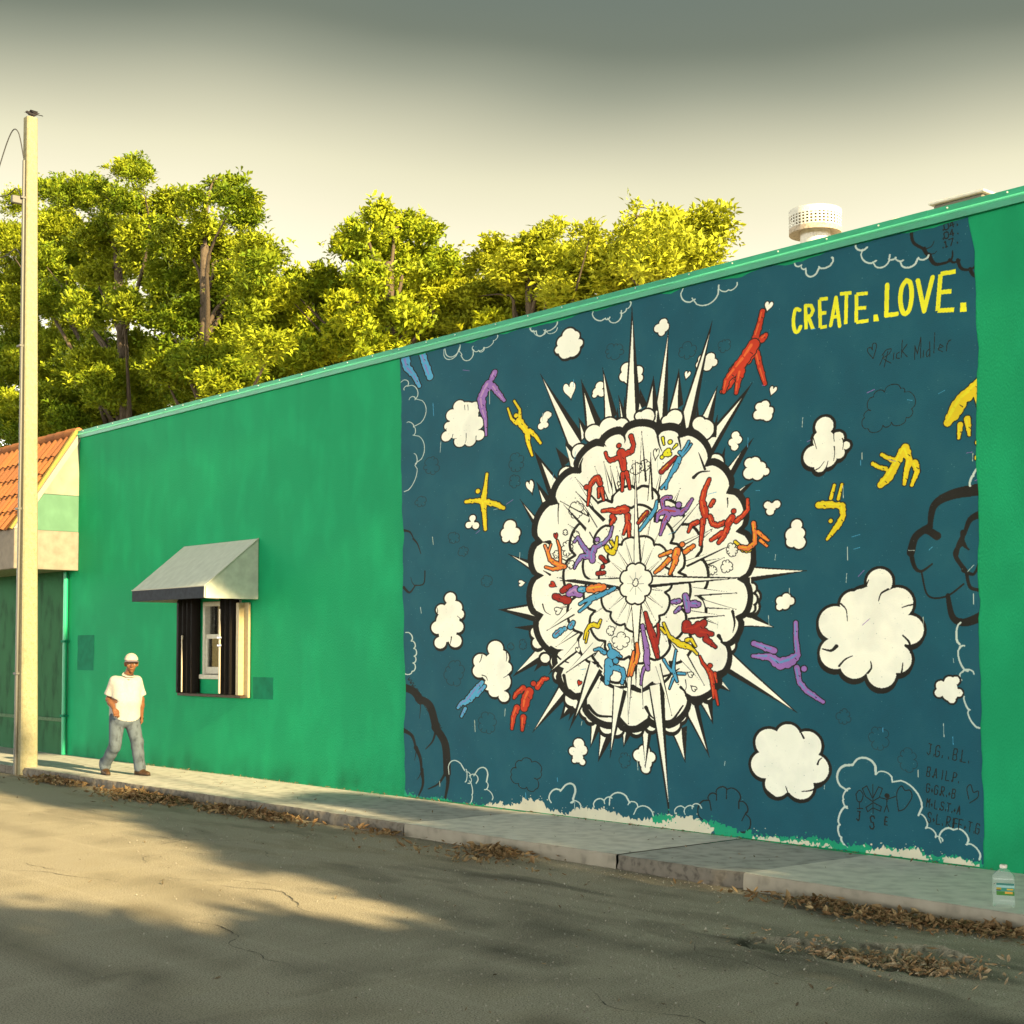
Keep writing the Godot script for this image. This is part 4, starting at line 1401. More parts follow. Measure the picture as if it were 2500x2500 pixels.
func build_ground() -> void:
	var far := worn(lin(0.20, 0.185, 0.15), 0.95, 0.6, 0.01, Vector3.ONE * 0.05, 40)
	var b := MB.new()
	b.quad(Vector3(-400, -0.06, 400), Vector3(400, -0.06, 400), Vector3(400, -0.06, -400), Vector3(-400, -0.06, -400))
	tag(obj("ground", b.done(), far), "", "", "", "structure")
	# the street: old asphalt with a gritty face, dark stains and a pothole
	var asphalt := worn(lin(0.56, 0.50, 0.375), 0.93, 0.42, 0.16, Vector3.ONE * 0.8, 41, 1.0, 0.5)
	asphalt.vertex_color_use_as_albedo = true
	asphalt.detail_enabled = true
	asphalt.detail_blend_mode = BaseMaterial3D.BLEND_MODE_MUL
	asphalt.detail_albedo = noise_tex(47, 0.25, [[0.0, Color(0.55, 0.55, 0.53)], [0.5, Color(0.95, 0.95, 0.95)], [1.0, Color.WHITE]])
	var xs := steps(-46.0, -7.4, 0.2) + steps(-7.4, -4.0, 0.035).slice(1) + steps(-4.0, 16.0, 0.4).slice(1)
	var zs := steps(1.55, 2.3, 0.1) + steps(2.3, 3.7, 0.035).slice(1) + steps(3.7, 24.0, 0.25).slice(1)
	var m := sheet(xs, zs, func(x, z): return Vector3(x, road_y(x, z), z))
	for p in m.v:
		var s := noise.get_noise_2d(p.x * 5.0, p.z * 22.0)                # tyre-drawn oil and damp patches, longer along the street
		var k := 1.0 - 0.40 * smoothstep(0.16, 0.34, s) * smoothstep(-12.0, -9.0, p.x) - 0.24 * smoothstep(0.0, 0.35, noise.get_noise_2d(p.x * 9.0 + 90.0, p.z * 34.0)) - 0.10 * smoothstep(0.05, 0.3, noise.get_noise_2d(p.x * 40.0, p.z * 90.0 + 20.0))
		var dust := 0.16 * smoothstep(-0.1, 0.4, noise.get_noise_2d(p.x * 3.0 + 900.0, p.z * 6.0))
		var h := hole_depth(p.x, p.z)
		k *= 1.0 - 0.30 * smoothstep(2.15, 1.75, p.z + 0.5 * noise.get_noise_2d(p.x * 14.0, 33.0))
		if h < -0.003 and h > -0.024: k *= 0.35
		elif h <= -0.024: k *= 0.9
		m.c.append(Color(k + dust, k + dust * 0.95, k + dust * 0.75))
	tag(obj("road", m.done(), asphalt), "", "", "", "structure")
	rng.seed = 77
	var cr := MB.new()
	for i in 22:
		var p := Vector2(rng.randf_range(-15.0, -3.5), rng.randf_range(2.4, 8.5))
		var dir := rng.randf_range(-0.35, 0.35) + (PI / 2.0 if rng.randf() < 0.25 else 0.0)
		var q := PackedVector3Array()
		for k in rng.randi_range(14, 40):
			q.append(Vector3(p.x, road_y(p.x, p.y) + 0.004, p.y))
			dir += rng.randf_range(-0.45, 0.45)
			dir *= 0.93
			p += Vector2(cos(dir), sin(dir)) * 0.07
		for k in q.size() - 1:
			var w := rng.randf_range(0.001, 0.0055) * minf(1.0, minf(k + 0.3, q.size() - 1 - k) / 6.0)
			var sd := (q[k + 1] - q[k]).cross(Vector3.UP).normalized() * w
			cr.quad(q[k] - sd, q[k] + sd, q[k + 1] + sd, q[k + 1] - sd)
	obj("crack", cr.done(), mat(lin(0.09, 0.08, 0.065), 1.0), get_node("road")).set_meta("kind", "stuff")
	# the pavement: four runs of concrete, two relaid pale and smooth, two old and broken along the kerb
	var old := worn(lin(0.50, 0.50, 0.45), 0.92, 0.76, 0.02, Vector3.ONE * 0.45, 50, 0.25, 0.5)
	var fresh := worn(lin(0.78, 0.76, 0.66), 0.9, 0.84, 0.02, Vector3.ONE * 0.45, 53, 0.2, 0.5)
	var kerb_old := worn(lin(0.19, 0.17, 0.14), 0.95, 0.5, 0.02, Vector3.ONE * 0.9, 56, 0.6, 0.4)
	var kerb_new := worn(lin(0.33, 0.30, 0.24), 0.95, 0.7, 0.012, Vector3.ONE * 0.6, 59, 0.3, 0.4)
	var walk := Node3D.new()
	walk.name = numbered("pavement")
	add_child(walk)
	tag(walk, "", "", "", "structure")
	var runs := [[-46.0, -12.17, 0], [-12.155, -9.12, 1], [-9.105, -7.72, 0], [-7.705, 2.0, 1], [2.015, 16.0, 1]]
	for r in runs:
		var rough: float = 0.028 if r[2] == 0 else 0.006
		var sx := steps(r[0], r[1], 0.05)
		var sz := [-0.02, 0.3, 0.7, 1.1, 1.4, 1.55, 1.60]
		var edge := func(x): return 1.65 + noise.get_noise_2d(x * 60.0, 7.0) * rough + noise.get_noise_2d(x * 200.0, 70.0) * rough * 0.8 - (0.05 * smoothstep(-7.95, -7.72, x) if r[1] < -7.0 and r[0] > -9.2 else 0.0)
		var top := sheet(sx, sz, func(x, z): return Vector3(x, 0.11 + noise.get_noise_2d(x * 6.0, z * 6.0 + 50.0) * 0.006 + (0.004 if r[2] == 1 else 0.0), z if z < 1.58 else edge.call(x) - 0.015))
		obj("slab", top.done(), fresh if r[2] == 1 else old, walk)
		var face := MB.new()
		var rows := []
		for k in 6:
			var row := []
			for x in sx:
				var d := noise.get_noise_3d(x * 90.0, k * 14.0, 3.0) * rough * 1.2
				var y0: float = 0.11 + noise.get_noise_2d(x * 6.0, 1.6 * 6.0 + 50.0) * 0.006 + (0.004 if r[2] == 1 else 0.0)
				row.append(Vector3(x, y0 if k == 0 else (y0 - 0.012 if k == 1 else lerpf(y0 - 0.012, -0.08, (k - 1) / 4.0)), edge.call(x) - 0.015 if k == 0 else edge.call(x) + (d if k < 5 else 0.03)))
			rows.append(row)
		face.smooth_grid(rows)
		obj("kerb", face.done(), kerb_new if r[2] == 1 else kerb_old, walk)
		for e in [r[0], r[1]]:
			var q := MB.new()
			q.quad(Vector3(e, -0.08, 0), Vector3(e, -0.08, 1.62), Vector3(e, 0.10, 1.62), Vector3(e, 0.10, 0))
			obj("joint_face", q.done(), kerb_old, walk)

func wall_grid(x0: float, x1: float, y0: float, y1: float, hole: Array) -> MB:
	var xs := steps(x0, x1, 0.1, [hole[0], hole[1]])
	var ys := steps(y0, y1, 0.1, [hole[2], hole[3]])
	var b := MB.new()
	var rows := []
	for y in ys:
		var row := []
		for x in xs: row.append(Vector3(x, y, wave(x, y)))
		rows.append(row)
	var k := xs.size()
	for row in rows:
		for p in row:
			b.v.append(p)
			b.n.append(Vector3.ZERO)
	for i in ys.size() - 1:
		for j in k - 1:
			if xs[j] >= hole[0] - 0.001 and xs[j + 1] <= hole[1] + 0.001 and ys[i] >= hole[2] - 0.001 and ys[i + 1] <= hole[3] + 0.001: continue
			var a := i * k + j
			b.ix.append_array(PackedInt32Array([a, a + k + 1, a + 1, a, a + k, a + k + 1]))
	b.settle(0, 0)
	for p in b.v:                                                         # rain streaks under the cap, splashed dirt along the foot
		var streak := 0.06 * smoothstep(0.05, 0.35, noise.get_noise_2d(p.x * 45.0, p.y * 2.5)) * smoothstep(2.0, 5.2, p.y)
		var dirt := 0.45 * smoothstep(0.55 + 0.4 * noise.get_noise_2d(p.x * 12.0, 4.0), 0.08, p.y) * (0.6 + noise.get_noise_2d(p.x * 40.0, p.y * 30.0))
		var tone := 1.0 - streak - clampf(dirt, 0.0, 0.5)
		b.c.append(Color(tone + dirt * 0.12, tone, tone))
	return b

func build_building() -> void:
	var green := worn(lin(0.010, 0.345, 0.140), 0.75, 0.92, 0.008, Vector3(0.35, 0.2, 0.35), 60, 0.45, 0.35)
	green.vertex_color_use_as_albedo = true
	mats.green = green
	var h := thing("green_building", "long green rendered building with a burst mural painted on its wall", "building", Vector3.ZERO)
	var w := obj("wall", wall_grid(-23.95, -1.5, 0.02, 5.44, [-19.27, -18.20, 1.49, 2.57]).done(), green, h)
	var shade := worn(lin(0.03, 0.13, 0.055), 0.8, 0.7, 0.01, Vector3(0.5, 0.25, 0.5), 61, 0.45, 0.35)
	obj("far_wall", box_mesh(Vector3(-30.0, 0.02, -0.2), Vector3(-23.951, 5.44, 0.0)), shade, h)  # the shade under the canopy is put into this darker wall colour
	obj("back_wall", box_mesh(Vector3(-30, 0, -12.2), Vector3(-1.5, 5.3, -12.0)), shade, h)
	obj("end_wall", box_mesh(Vector3(-1.7, 0, -12.0), Vector3(-1.5, 5.4, -0.01)), shade, h)
	obj("end_wall", box_mesh(Vector3(-30, 0, -12.0), Vector3(-29.8, 5.4, -0.01)), shade, h)
	obj("roof", box_mesh(Vector3(-29.8, 5.2, -12.0), Vector3(-1.7, 5.32, -0.02)), worn(lin(0.5, 0.48, 0.42), 0.9, 0.8, 0.02, Vector3.ONE * 0.4, 63), h)
	# the mural: a sheet of paint 3 mm thick with hand-cut edges
	var paint := mat(Color.WHITE, 0.7)
	paint.albedo_texture = paint_mural()
	paint.normal_enabled = true
	paint.normal_texture = noise_tex(66, 0.5, [], 1024, 4, 0.25)
	paint.metallic_specular = 0.3
	paint.uv1_scale = Vector3.ONE
	var X0 := -14.5
	var X1 := -6.56
	var YB := 0.11
	var YT := 5.46
	var b := MB.new()
	var rows := []
	var ys := steps(0.125, 5.425, 0.05)
	for y in ys:
		var row := []
		var l := -14.47 + 0.10 * smoothstep(5.2, 1.6, y) + noise.get_noise_2d(3.0, y * 60.0) * 0.02 + noise.get_noise_2d(30.0, y * 14.0) * 0.05
		var r := -6.61 + noise.get_noise_2d(13.0, y * 60.0) * 0.015 + noise.get_noise_2d(50.0, y * 12.0) * 0.04 - 0.05 * smoothstep(5.1, 5.4, y)
		for j in 121:
			var x := lerpf(l, r, j / 120.0)
			var yy: float = y
			if y > 5.2: yy = y - 0.06 * maxf(0.0, noise.get_noise_2d(x * 30.0, 40.0) + 0.1) * (y - 5.2) / 0.22
			row.append(Vector3(x, yy, wave(x, yy) + 0.003))
		rows.append(row)
	b.smooth_grid(rows)
	for p in b.v: b.u.append(Vector2((p.x - X0) / (X1 - X0), (YT - p.y) / (YT - YB)))
	var mural := obj("mural", b.done(), paint, h)
	mural.set_meta("label", "mural of a white cloud burst with spikes on deep blue, lettered CREATE.LOVE.")
	# paint patches where graffiti was rolled over
	var patch := worn(lin(0.007, 0.20, 0.105), 0.8, 0.85, 0.02, Vector3.ONE * 0.5, 68)
	for q in [[-23.50, -22.87, 1.54, 2.12], [-17.86, -17.34, 1.20, 1.50]]:
		var pr := []
		for y in steps(q[2], q[3], 0.04):
			var row := []
			var a: float = q[0] + noise.get_noise_2d(1.0, y * 90.0) * 0.015
			var e: float = q[1] + noise.get_noise_2d(9.0, y * 90.0) * 0.015
			for j in 14:
				var x := lerpf(a, e, j / 13.0)
				row.append(Vector3(x, y, wave(x, y) + 0.002))
			pr.append(row)
		var pb := MB.new()
		pb.smooth_grid(pr)
		obj("paint_patch", pb.done(), patch, h)
	# metal cap along the parapet, in lengths with lapped joints
	var cap := worn(lin(0.015, 0.34, 0.18), 0.45, 0.85, 0.02, Vector3(0.3, 1, 1), 70)
	var bead := mat(lin(0.10, 0.62, 0.32), 0.35)  # lighter green than the cap: the highlight is put into its colour
	var ends := [-23.54, -21.2, -18.5, -15.78, -12.85, -9.92, -7.04, -4.2, -1.5]
	for i in ends.size() - 1:
		var a: float = ends[i] + 0.004
		var e: float = ends[i + 1] + 0.012
		var lift := 0.0012 * (i % 2)
		var c := MB.new()
		c.prism(PackedVector2Array([Vector2(-0.30, 5.36), Vector2(0.012, 5.43), Vector2(0.040 + lift, 5.425), Vector2(0.044 + lift, 5.475), Vector2(0.030 + lift, 5.48), Vector2(0.024 + lift, 5.555 + lift), Vector2(-0.30, 5.60 + lift)]), a, e)
		var cp := obj("parapet_cap", c.done(), cap, h)
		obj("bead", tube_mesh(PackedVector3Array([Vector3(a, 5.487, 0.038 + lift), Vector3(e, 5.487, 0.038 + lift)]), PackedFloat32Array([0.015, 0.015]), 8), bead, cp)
		var sc_ := MB.new()
		var x := a + 0.2
		while x < e - 0.1:
			sc_.box(Vector3(x - 0.008, 5.525, 0.022), Vector3(x + 0.008, 5.541, 0.036), 0.004)
			x += 0.55
		obj("screws", sc_.done(), mat(lin(0.6, 0.62, 0.55), 0.3, 0.6), cp).set_meta("kind", "stuff")
	# a dark recessed line of the foundation and the drainpipe at the far end
	var pipe := obj("drainpipe", tube_mesh(PackedVector3Array([Vector3(-23.88, 3.19, 0.05), Vector3(-23.88, 0.12, 0.05)]), PackedFloat32Array([0.04, 0.04]), 10), mat(lin(0.015, 0.36, 0.17), 0.3), h)
	for y in [0.75, 2.0]: obj("pipe_strap", box_mesh(Vector3(-23.95, y, 0.002), Vector3(-23.81, y + 0.04, 0.096), 0.005), patch, pipe)
	obj("dado_rail", box_mesh(Vector3(-29.0, 0.66, 0.006), Vector3(-23.95, 0.72, 0.03), 0.005), worn(lin(0.10, 0.18, 0.10), 0.8, 0.7, 0.03, Vector3.ONE, 72), h)

func build_eave() -> void:                                                # the tiled mansard that juts over the far pavement
	var h := thing("tiled_canopy", "orange clay tiled mansard canopy jutting over the pavement at the far end", "canopy", Vector3(-23.52, 3.2, 0))
	var off := Vector3(-23.52, 3.2, 0)
	var white := worn(lin(0.25, 0.22, 0.18), 0.8, 0.85, 0.02, Vector3.ONE * 0.5, 80)
	var wash := worn(lin(0.10, 0.21, 0.14), 0.8, 0.9, 0.008, Vector3(0.7, 0.5, 0.7), 82)
	var pale := worn(lin(0.24, 0.265, 0.21), 0.8, 0.88, 0.008, Vector3(0.7, 0.5, 0.7), 84)
	# end wall in three boards, then the front fascia, soffit and sloping deck
	var y1 := 3.85
	var y2 := 4.45
	var z_at := func(y): return (5.50 - y) * 1.11 / 1.65
	var b := MB.new()
	b.prism(PackedVector2Array([Vector2(0.004, y2 + 0.006), Vector2(z_at.call(y2) - 0.09, y2 + 0.006), Vector2(0.004, 5.38)]), -23.56, -23.52)
	obj("end_board", shift(b, off).done(), pale, h)
	b = MB.new()
	b.prism(PackedVector2Array([Vector2(0.004, y1), Vector2(1.04, y1), Vector2(z_at.call(y2) - 0.09, y2), Vector2(0.004, y2)]), -23.56, -23.522)
	obj("end_board", shift(b, off).done(), wash, h)
	b = MB.new()
	b.box(Vector3(-29.0, 3.20, 1.02), Vector3(-23.5, 3.86, 1.11), 0.01)
	obj("fascia", shift(b, off).done(), white, h)
	b = MB.new()
	b.box(Vector3(-23.56, 3.20, 0.004), Vector3(-23.5, 3.845, 1.018), 0.008)
	obj("end_fascia", shift(b, off).done(), white, h)
	b = MB.new()
	b.box(Vector3(-29.0, 3.215, 0.01), Vector3(-23.565, 3.235, 1.018))
	obj("soffit", shift(b, off).done(), worn(lin(0.22, 0.27, 0.16), 0.9, 0.6, 0.03, Vector3.ONE, 86), h)
	b = MB.new()
	b.prism(PackedVector2Array([Vector2(0.0, 5.44), Vector2(0.0, 5.40), Vector2(1.07, 3.86), Vector2(1.11, 3.86)]), -29.0, -23.56)
	obj("deck", shift(b, off).done(), white, h)
	# the verge: a white barge board with a yellow mortar strip beside the tiles
	b = MB.new()
	b.prism(PackedVector2Array([Vector2(0.0, 5.38), Vector2(1.035, 3.855), Vector2(1.12, 3.855), Vector2(0.03, 5.50), Vector2(0.0, 5.50)]), -23.55, -23.495)
	obj("barge_board", shift(b, off).done(), mat(lin(0.30, 0.27, 0.23), 0.8), h)
	b = MB.new()
	b.prism(PackedVector2Array([Vector2(0.0, 5.44), Vector2(1.10, 3.84), Vector2(1.16, 3.86), Vector2(0.06, 5.57), Vector2(0.0, 5.57)]), -23.63, -23.552)
	obj("verge_mortar", shift(b, off).done(), worn(lin(0.32, 0.25, 0.07), 0.9, 0.7, 0.05, Vector3.ONE * 2, 88), h)
	# clay tiles, each one its own: a double wave in section, lapped over the course below
	var slope := Vector3(0, -1.65, 1.11).normalized()
	var up := Vector3(0, 1.11, 1.65).normalized()
	var tiles := []
	for k in 3: tiles.append(worn(lin(0.36 - 0.04 * k, 0.145 - 0.015 * k, 0.05), 0.85, 0.7, 0.04, Vector3.ONE * 2.0, 90 + k))
	var tb := MB.new()
	var rows := []
	for lay in 2:
		for i in 2:
			var row := []
			for j in 9:
				var t := j / 8.0
				row.append(Vector3(-t * 0.235, 0.0, 0.0) + up * ((0.028 * cos(t * TAU) + 0.03) - 0.014 * lay + 0.03 * i) + slope * (0.44 * i))
			rows.append(row)
	var order := [rows[0], rows[1], rows[3], rows[2]]
	tb.smooth_grid(order)
	var tile := tb.done()
	rng.seed = 7
	for c in 5:
		for i in 22:
			var o := obj("tile", tile, tiles[rng.randi() % 3], h)
			o.position = Vector3(-23.64 - i * 0.232, 5.46, 0.03) + slope * (0.385 * c + rng.randf_range(-0.008, 0.008)) + up * (0.004 * (i % 2)) - off
			o.rotation.z = rng.randf_range(-0.012, 0.012)
	for i in 14:
		var o := obj("ridge_tile", tube_mesh(PackedVector3Array([Vector3(0, 0, 0), Vector3(-0.42, 0.004, 0)]), PackedFloat32Array([0.075, 0.085]), 10), tiles[i % 3], h)
		o.position = Vector3(-23.56 - i * 0.38, 5.545, 0.0) - off

func shift(b: MB, off: Vector3) -> MB:
	for i in b.v.size(): b.v[i] -= off
	return b

func build_window() -> void:
	var h := thing("window", "white framed sash window set between open dark shutters", "window", Vector3(-18.74, 1.49, 0))
	var off := Vector3(-18.74, 1.49, 0)
	var white := worn(lin(0.62, 0.60, 0.50), 0.5, 0.9, 0.03, Vector3.ONE, 100)
	var x0 := -19.27
	var x1 := -18.20
	var parts := [["frame", Vector3(x0, 1.49, -0.10), Vector3(x0 + 0.06, 2.57, 0.012)], ["frame", Vector3(x1 - 0.06, 1.49, -0.10), Vector3(x1, 2.57, 0.012)], ["frame", Vector3(x0 + 0.06, 2.505, -0.10), Vector3(x1 - 0.06, 2.57, 0.012)], ["sill", Vector3(x0 - 0.03, 1.455, -0.10), Vector3(x1 + 0.03, 1.52, 0.05)],
		["sash_rail", Vector3(x0 + 0.06, 2.035, -0.062), Vector3(x1 - 0.06, 2.10, -0.015)], ["sash_rail", Vector3(x0 + 0.06, 1.53, -0.05), Vector3(x1 - 0.06, 1.63, -0.004)], ["sash_stile", Vector3(x0 + 0.06, 1.63, -0.05), Vector3(x0 + 0.11, 2.035, -0.004)], ["sash_stile", Vector3(x1 - 0.11, 1.63, -0.05), Vector3(x1 - 0.06, 2.035, -0.004)]]
	for p in parts: obj(p[0], box_mesh(p[1] - off, p[2] - off, 0.006), white, h)
	var glass := mat(Color(0.10, 0.10, 0.09, 0.25), 0.02)
	glass.transparency = BaseMaterial3D.TRANSPARENCY_ALPHA
	glass.metallic_specular = 0.6
	obj("pane", box_mesh(Vector3(x0 + 0.07, 2.08, -0.075) - off, Vector3(x1 - 0.07, 2.52, -0.070) - off), glass, h)
	obj("pane", box_mesh(Vector3(x0 + 0.10, 1.62, -0.03) - off, Vector3(x1 - 0.10, 2.04, -0.025) - off), glass, h)
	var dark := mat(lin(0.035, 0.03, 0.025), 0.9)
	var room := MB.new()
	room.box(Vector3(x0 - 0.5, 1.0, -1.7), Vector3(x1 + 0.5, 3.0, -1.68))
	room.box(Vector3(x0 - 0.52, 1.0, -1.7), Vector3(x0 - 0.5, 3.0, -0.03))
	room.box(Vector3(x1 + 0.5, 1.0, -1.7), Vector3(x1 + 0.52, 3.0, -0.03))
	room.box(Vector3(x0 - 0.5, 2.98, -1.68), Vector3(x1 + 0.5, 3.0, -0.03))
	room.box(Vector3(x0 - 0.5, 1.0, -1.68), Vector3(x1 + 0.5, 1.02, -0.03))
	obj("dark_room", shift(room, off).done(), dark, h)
	var ply := mat(lin(0.45, 0.44, 0.34), 0.5)
	var board := obj("reflection_panel", box_mesh(Vector3(-19.02, 2.02, -0.30) - off, Vector3(-18.3, 2.34, -0.28) - off, 0.004), mat(lin(0.09, 0.10, 0.07), 0.6), h)  # added striped panel standing in for the reflection in the panes
	for q in [[2.13, 2.17, lin(0.35, 0.60, 0.06)], [2.04, 2.115, lin(0.62, 0.60, 0.45)], [2.31, 2.335, lin(0.6, 0.58, 0.45)]]:
		obj("stripe", box_mesh(Vector3(-19.01, q[0], -0.279) - off, Vector3(-18.31, q[1], -0.276) - off), mat(q[2], 0.6), board)
	# accordion shutters: narrow dark blades folded to either side, between a head rail and a track
	var bronze := mat(lin(0.010, 0.008, 0.006), 0.5)
	bronze.metallic_specular = 0.18
	var trim := mat(lin(0.55, 0.47, 0.32), 0.35, 0.2)
	var s := thing("accordion_shutter", "dark bronze accordion shutters folded open either side of the window", "shutter", Vector3(-18.9, 1.22, 0.0))
	off = Vector3(-18.9, 1.22, 0.0)
	obj("track", box_mesh(Vector3(-19.80, 1.205, 0.012) - off, Vector3(-17.99, 1.245, 0.13) - off, 0.006), worn(lin(0.07, 0.045, 0.03), 0.5, 0.7, 0.04, Vector3.ONE, 104), s)
	obj("head_rail", box_mesh(Vector3(-19.84, 2.62, 0.012) - off, Vector3(-17.96, 2.67, 0.13) - off, 0.006), bronze, s)
	obj("jamb", box_mesh(Vector3(-19.86, 1.245, 0.012) - off, Vector3(-19.80, 2.62, 0.12) - off, 0.006), bronze, s)
	for side in 2:
		var xs := [-19.79, -19.73, -19.66, -19.60, -19.53, -19.47, -19.40, -19.34] if side == 0 else [-18.56, -18.50, -18.43, -18.37, -18.30, -18.24]
		for i in xs.size():
			var z0 := 0.025
			var z1 := 0.145
			var b := MB.new()
			var lean := 0.022 if i % 2 == 0 else -0.022
			var q := []
			for k in 7:                                                    # a shallow curved blade
				var t := k / 6.0
				q.append(Vector3(xs[i] + lean * (t - 0.5) * 2.0 + 0.012 * sin(t * PI), 0, lerpf(z0, z1, t)))
			var rows := []
			for y in [1.25, 2.615]:
				var row := []
				for p in q: row.append(p + Vector3(0.003, y, 0))
				for k in range(6, -1, -1): row.append(q[k] + Vector3(-0.003, y, 0))
				rows.append(row)
			b.smooth_grid(rows, true)
			var bl := obj("blade", shift(b, off).done(), bronze, s)
			if (side == 1 and i < 2) or (side == 0 and i == 3):
				obj("edge_strip", tube_mesh(PackedVector3Array([Vector3(q[6].x, 1.26, z1 + 0.006) - off, Vector3(q[6].x, 2.45 if side == 1 else 2.05, z1 + 0.006) - off]), PackedFloat32Array([0.010, 0.010]), 8), trim, bl)
	for y in [1.92, 2.03]: obj("latch", box_mesh(Vector3(-18.575, y, 0.15) - off, Vector3(-18.47, y + 0.035, 0.17) - off, 0.006), mat(lin(0.5, 0.5, 0.5), 0.25, 0.8), s)
	obj("handle", tube_mesh(PackedVector3Array([Vector3(-19.60, 2.08, 0.16) - off, Vector3(-19.575, 2.02, 0.175) - off]), PackedFloat32Array([0.014, 0.012]), 8), trim, s)
	var cream := worn(lin(0.42, 0.34, 0.18), 0.45, 0.9, 0.03, Vector3.ONE, 106)
	obj("end_post", box_mesh(Vector3(-18.13, 1.245, 0.012) - off, Vector3(-18.05, 2.53, 0.125) - off, 0.004), cream, s)
	obj("end_post", box_mesh(Vector3(-18.046, 1.21, 0.01) - off, Vector3(-17.93, 2.53, 0.045) - off, 0.006), cream, s)

func build_awning() -> void:
	var off := Vector3(-18.79, 2.57, 0)
	var h := thing("awning", "pale grey canvas awning with a dark grey valance above the window", "awning", off)
	var canvas_mat := worn(lin(0.60, 0.63, 0.54), 0.9, 0.88, 0.02, Vector3.ONE * 0.6, 110, 0.3, 0.3)
	var x0 := -19.86
	var x1 := -17.74
	var t := 0.012
	var b := MB.new()
	b.prism(PackedVector2Array([Vector2(0.006, 3.41), Vector2(0.006, 3.39), Vector2(0.82, 2.725), Vector2(0.835, 2.735)]), x0, x1)
	obj("top_panel", shift(b, off).done(), canvas_mat, h)
	b = MB.new()
	b.box(Vector3(x0, 2.57, 0.82), Vector3(x1, 2.728, 0.836), 0.003)
	obj("valance", shift(b, off).done(), worn(lin(0.05, 0.058, 0.072), 0.9, 0.85, 0.02, Vector3.ONE, 112), h)
	for x in [x0 + 0.002, x1 - t - 0.002]:
		b = MB.new()
		b.prism(PackedVector2Array([Vector2(0.008, 3.385), Vector2(0.008, 2.57), Vector2(0.818, 2.57), Vector2(0.818, 2.722)]), x, x + t)
		obj("side_panel", shift(b, off).done(), canvas_mat, h)
	var piping := mat(lin(0.5, 0.5, 0.42), 0.8)
	obj("piping", tube_mesh(PackedVector3Array([Vector3(x1, 3.41, 0.008) - off, Vector3(x1, 2.735, 0.836) - off, Vector3(x1, 2.575, 0.838) - off]), PackedFloat32Array([0.010, 0.010, 0.009]), 6), piping, h)
	obj("piping", tube_mesh(PackedVector3Array([Vector3(x0, 2.733, 0.838) - off, Vector3(x1, 2.733, 0.838) - off]), PackedFloat32Array([0.008, 0.008]), 6), piping, h)
	for x in [x0 + 0.05, (x0 + x1) / 2.0, x1 - 0.05]:
		obj("rib", tube_mesh(PackedVector3Array([Vector3(x, 3.36, 0.02) - off, Vector3(x, 2.69, 0.80) - off, Vector3(x, 2.60, 0.02) - off]), PackedFloat32Array([0.012, 0.012, 0.012]), 6), mat(lin(0.3, 0.3, 0.28), 0.4, 0.6), h)

func build_roof_things() -> void:
	# extract vent: a pipe carrying a round basket with square perforations
	var at := Vector3(-10.13, 5.32, -2.5)
	var v := thing("roof_vent", "round white roof vent with a perforated basket on a short pipe", "roof vent", at)
	var white := worn(lin(0.74, 0.72, 0.64), 0.5, 0.85, 0.03, Vector3.ONE, 120)
	var b := MB.new()
	b.lathe(PackedVector2Array([Vector2(0.22, 0.0), Vector2(0.165, 0.06), Vector2(0.165, 1.215)]), Vector3.ZERO, 28)
	obj("pipe", b.done(), white, v)
	b = MB.new()
	b.lathe(PackedVector2Array([Vector2(0.16, 1.20), Vector2(0.24, 1.18), Vector2(0.288, 1.16), Vector2(0.290, 1.172), Vector2(0.290, 1.225)]), Vector3.ZERO, 32)
	obj("tray", b.done(), worn(lin(0.50, 0.42, 0.32), 0.6, 0.6, 0.04, Vector3.ONE, 122), v)
	b = MB.new()
	b.lathe(PackedVector2Array([Vector2(0.290, 1.355), Vector2(0.290, 1.425), Vector2(0.28, 1.432), Vector2(0.02, 1.437)]), Vector3.ZERO, 32)
	obj("lid", b.done(), white, v)
	b = MB.new()
	for k in 40:
		var t := TAU * k / 40.0
		var t2 := t + TAU / 40.0 * 0.45
		for q in [[t, t2, 1.22, 1.36]]:
			var p := [Vector3(cos(t) * 0.289, 1.22, sin(t) * 0.289), Vector3(cos(t2) * 0.289, 1.22, sin(t2) * 0.289)]
			b.quad(p[1], p[0], p[0] + Vector3(0, 0.14, 0), p[1] + Vector3(0, 0.14, 0))
	for y in [1.222, 1.257, 1.292, 1.327]:
		for k in 40:
			var t := TAU * k / 40.0
			var t2 := TAU * (k + 1) / 40.0
			var p := [Vector3(cos(t) * 0.2885, y, sin(t) * 0.2885), Vector3(cos(t2) * 0.2885, y, sin(t2) * 0.2885)]
			b.quad(p[1], p[0], p[0] + Vector3(0, 0.015, 0), p[1] + Vector3(0, 0.015, 0))
	obj("perforated_band", b.done(), white, v)
	# a loose metal sheet and a low dome further along the roof
	var p := thing("roof_hatch", "flat white metal hatch lid tilted up on the roof edge", "roof hatch", Vector3(-7.3, 5.32, -1.2))
	b = MB.new()
	b.box(Vector3(-0.33, 0.60, -0.30), Vector3(0.24, 0.625, 0.30), 0.006)
	obj("lid", b.done(), white, p)
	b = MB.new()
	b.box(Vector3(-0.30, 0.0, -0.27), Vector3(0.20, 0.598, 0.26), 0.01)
	obj("shadow_curb", b.done(), mat(lin(0.16, 0.15, 0.12), 0.8), p)  # dark base: the shadow under the lid is put into its colour
	var d := thing("roof_dome", "small white dome cap just showing above the parapet", "roof vent", Vector3(-8.36, 5.32, -1.5))
	b = MB.new()
	b.lathe(PackedVector2Array([Vector2(0.14, 0.0), Vector2(0.14, 0.62), Vector2(0.17, 0.64), Vector2(0.15, 0.70), Vector2(0.08, 0.745), Vector2(0.005, 0.755)]), Vector3.ZERO, 20)
	obj("cap", b.done(), white, d)

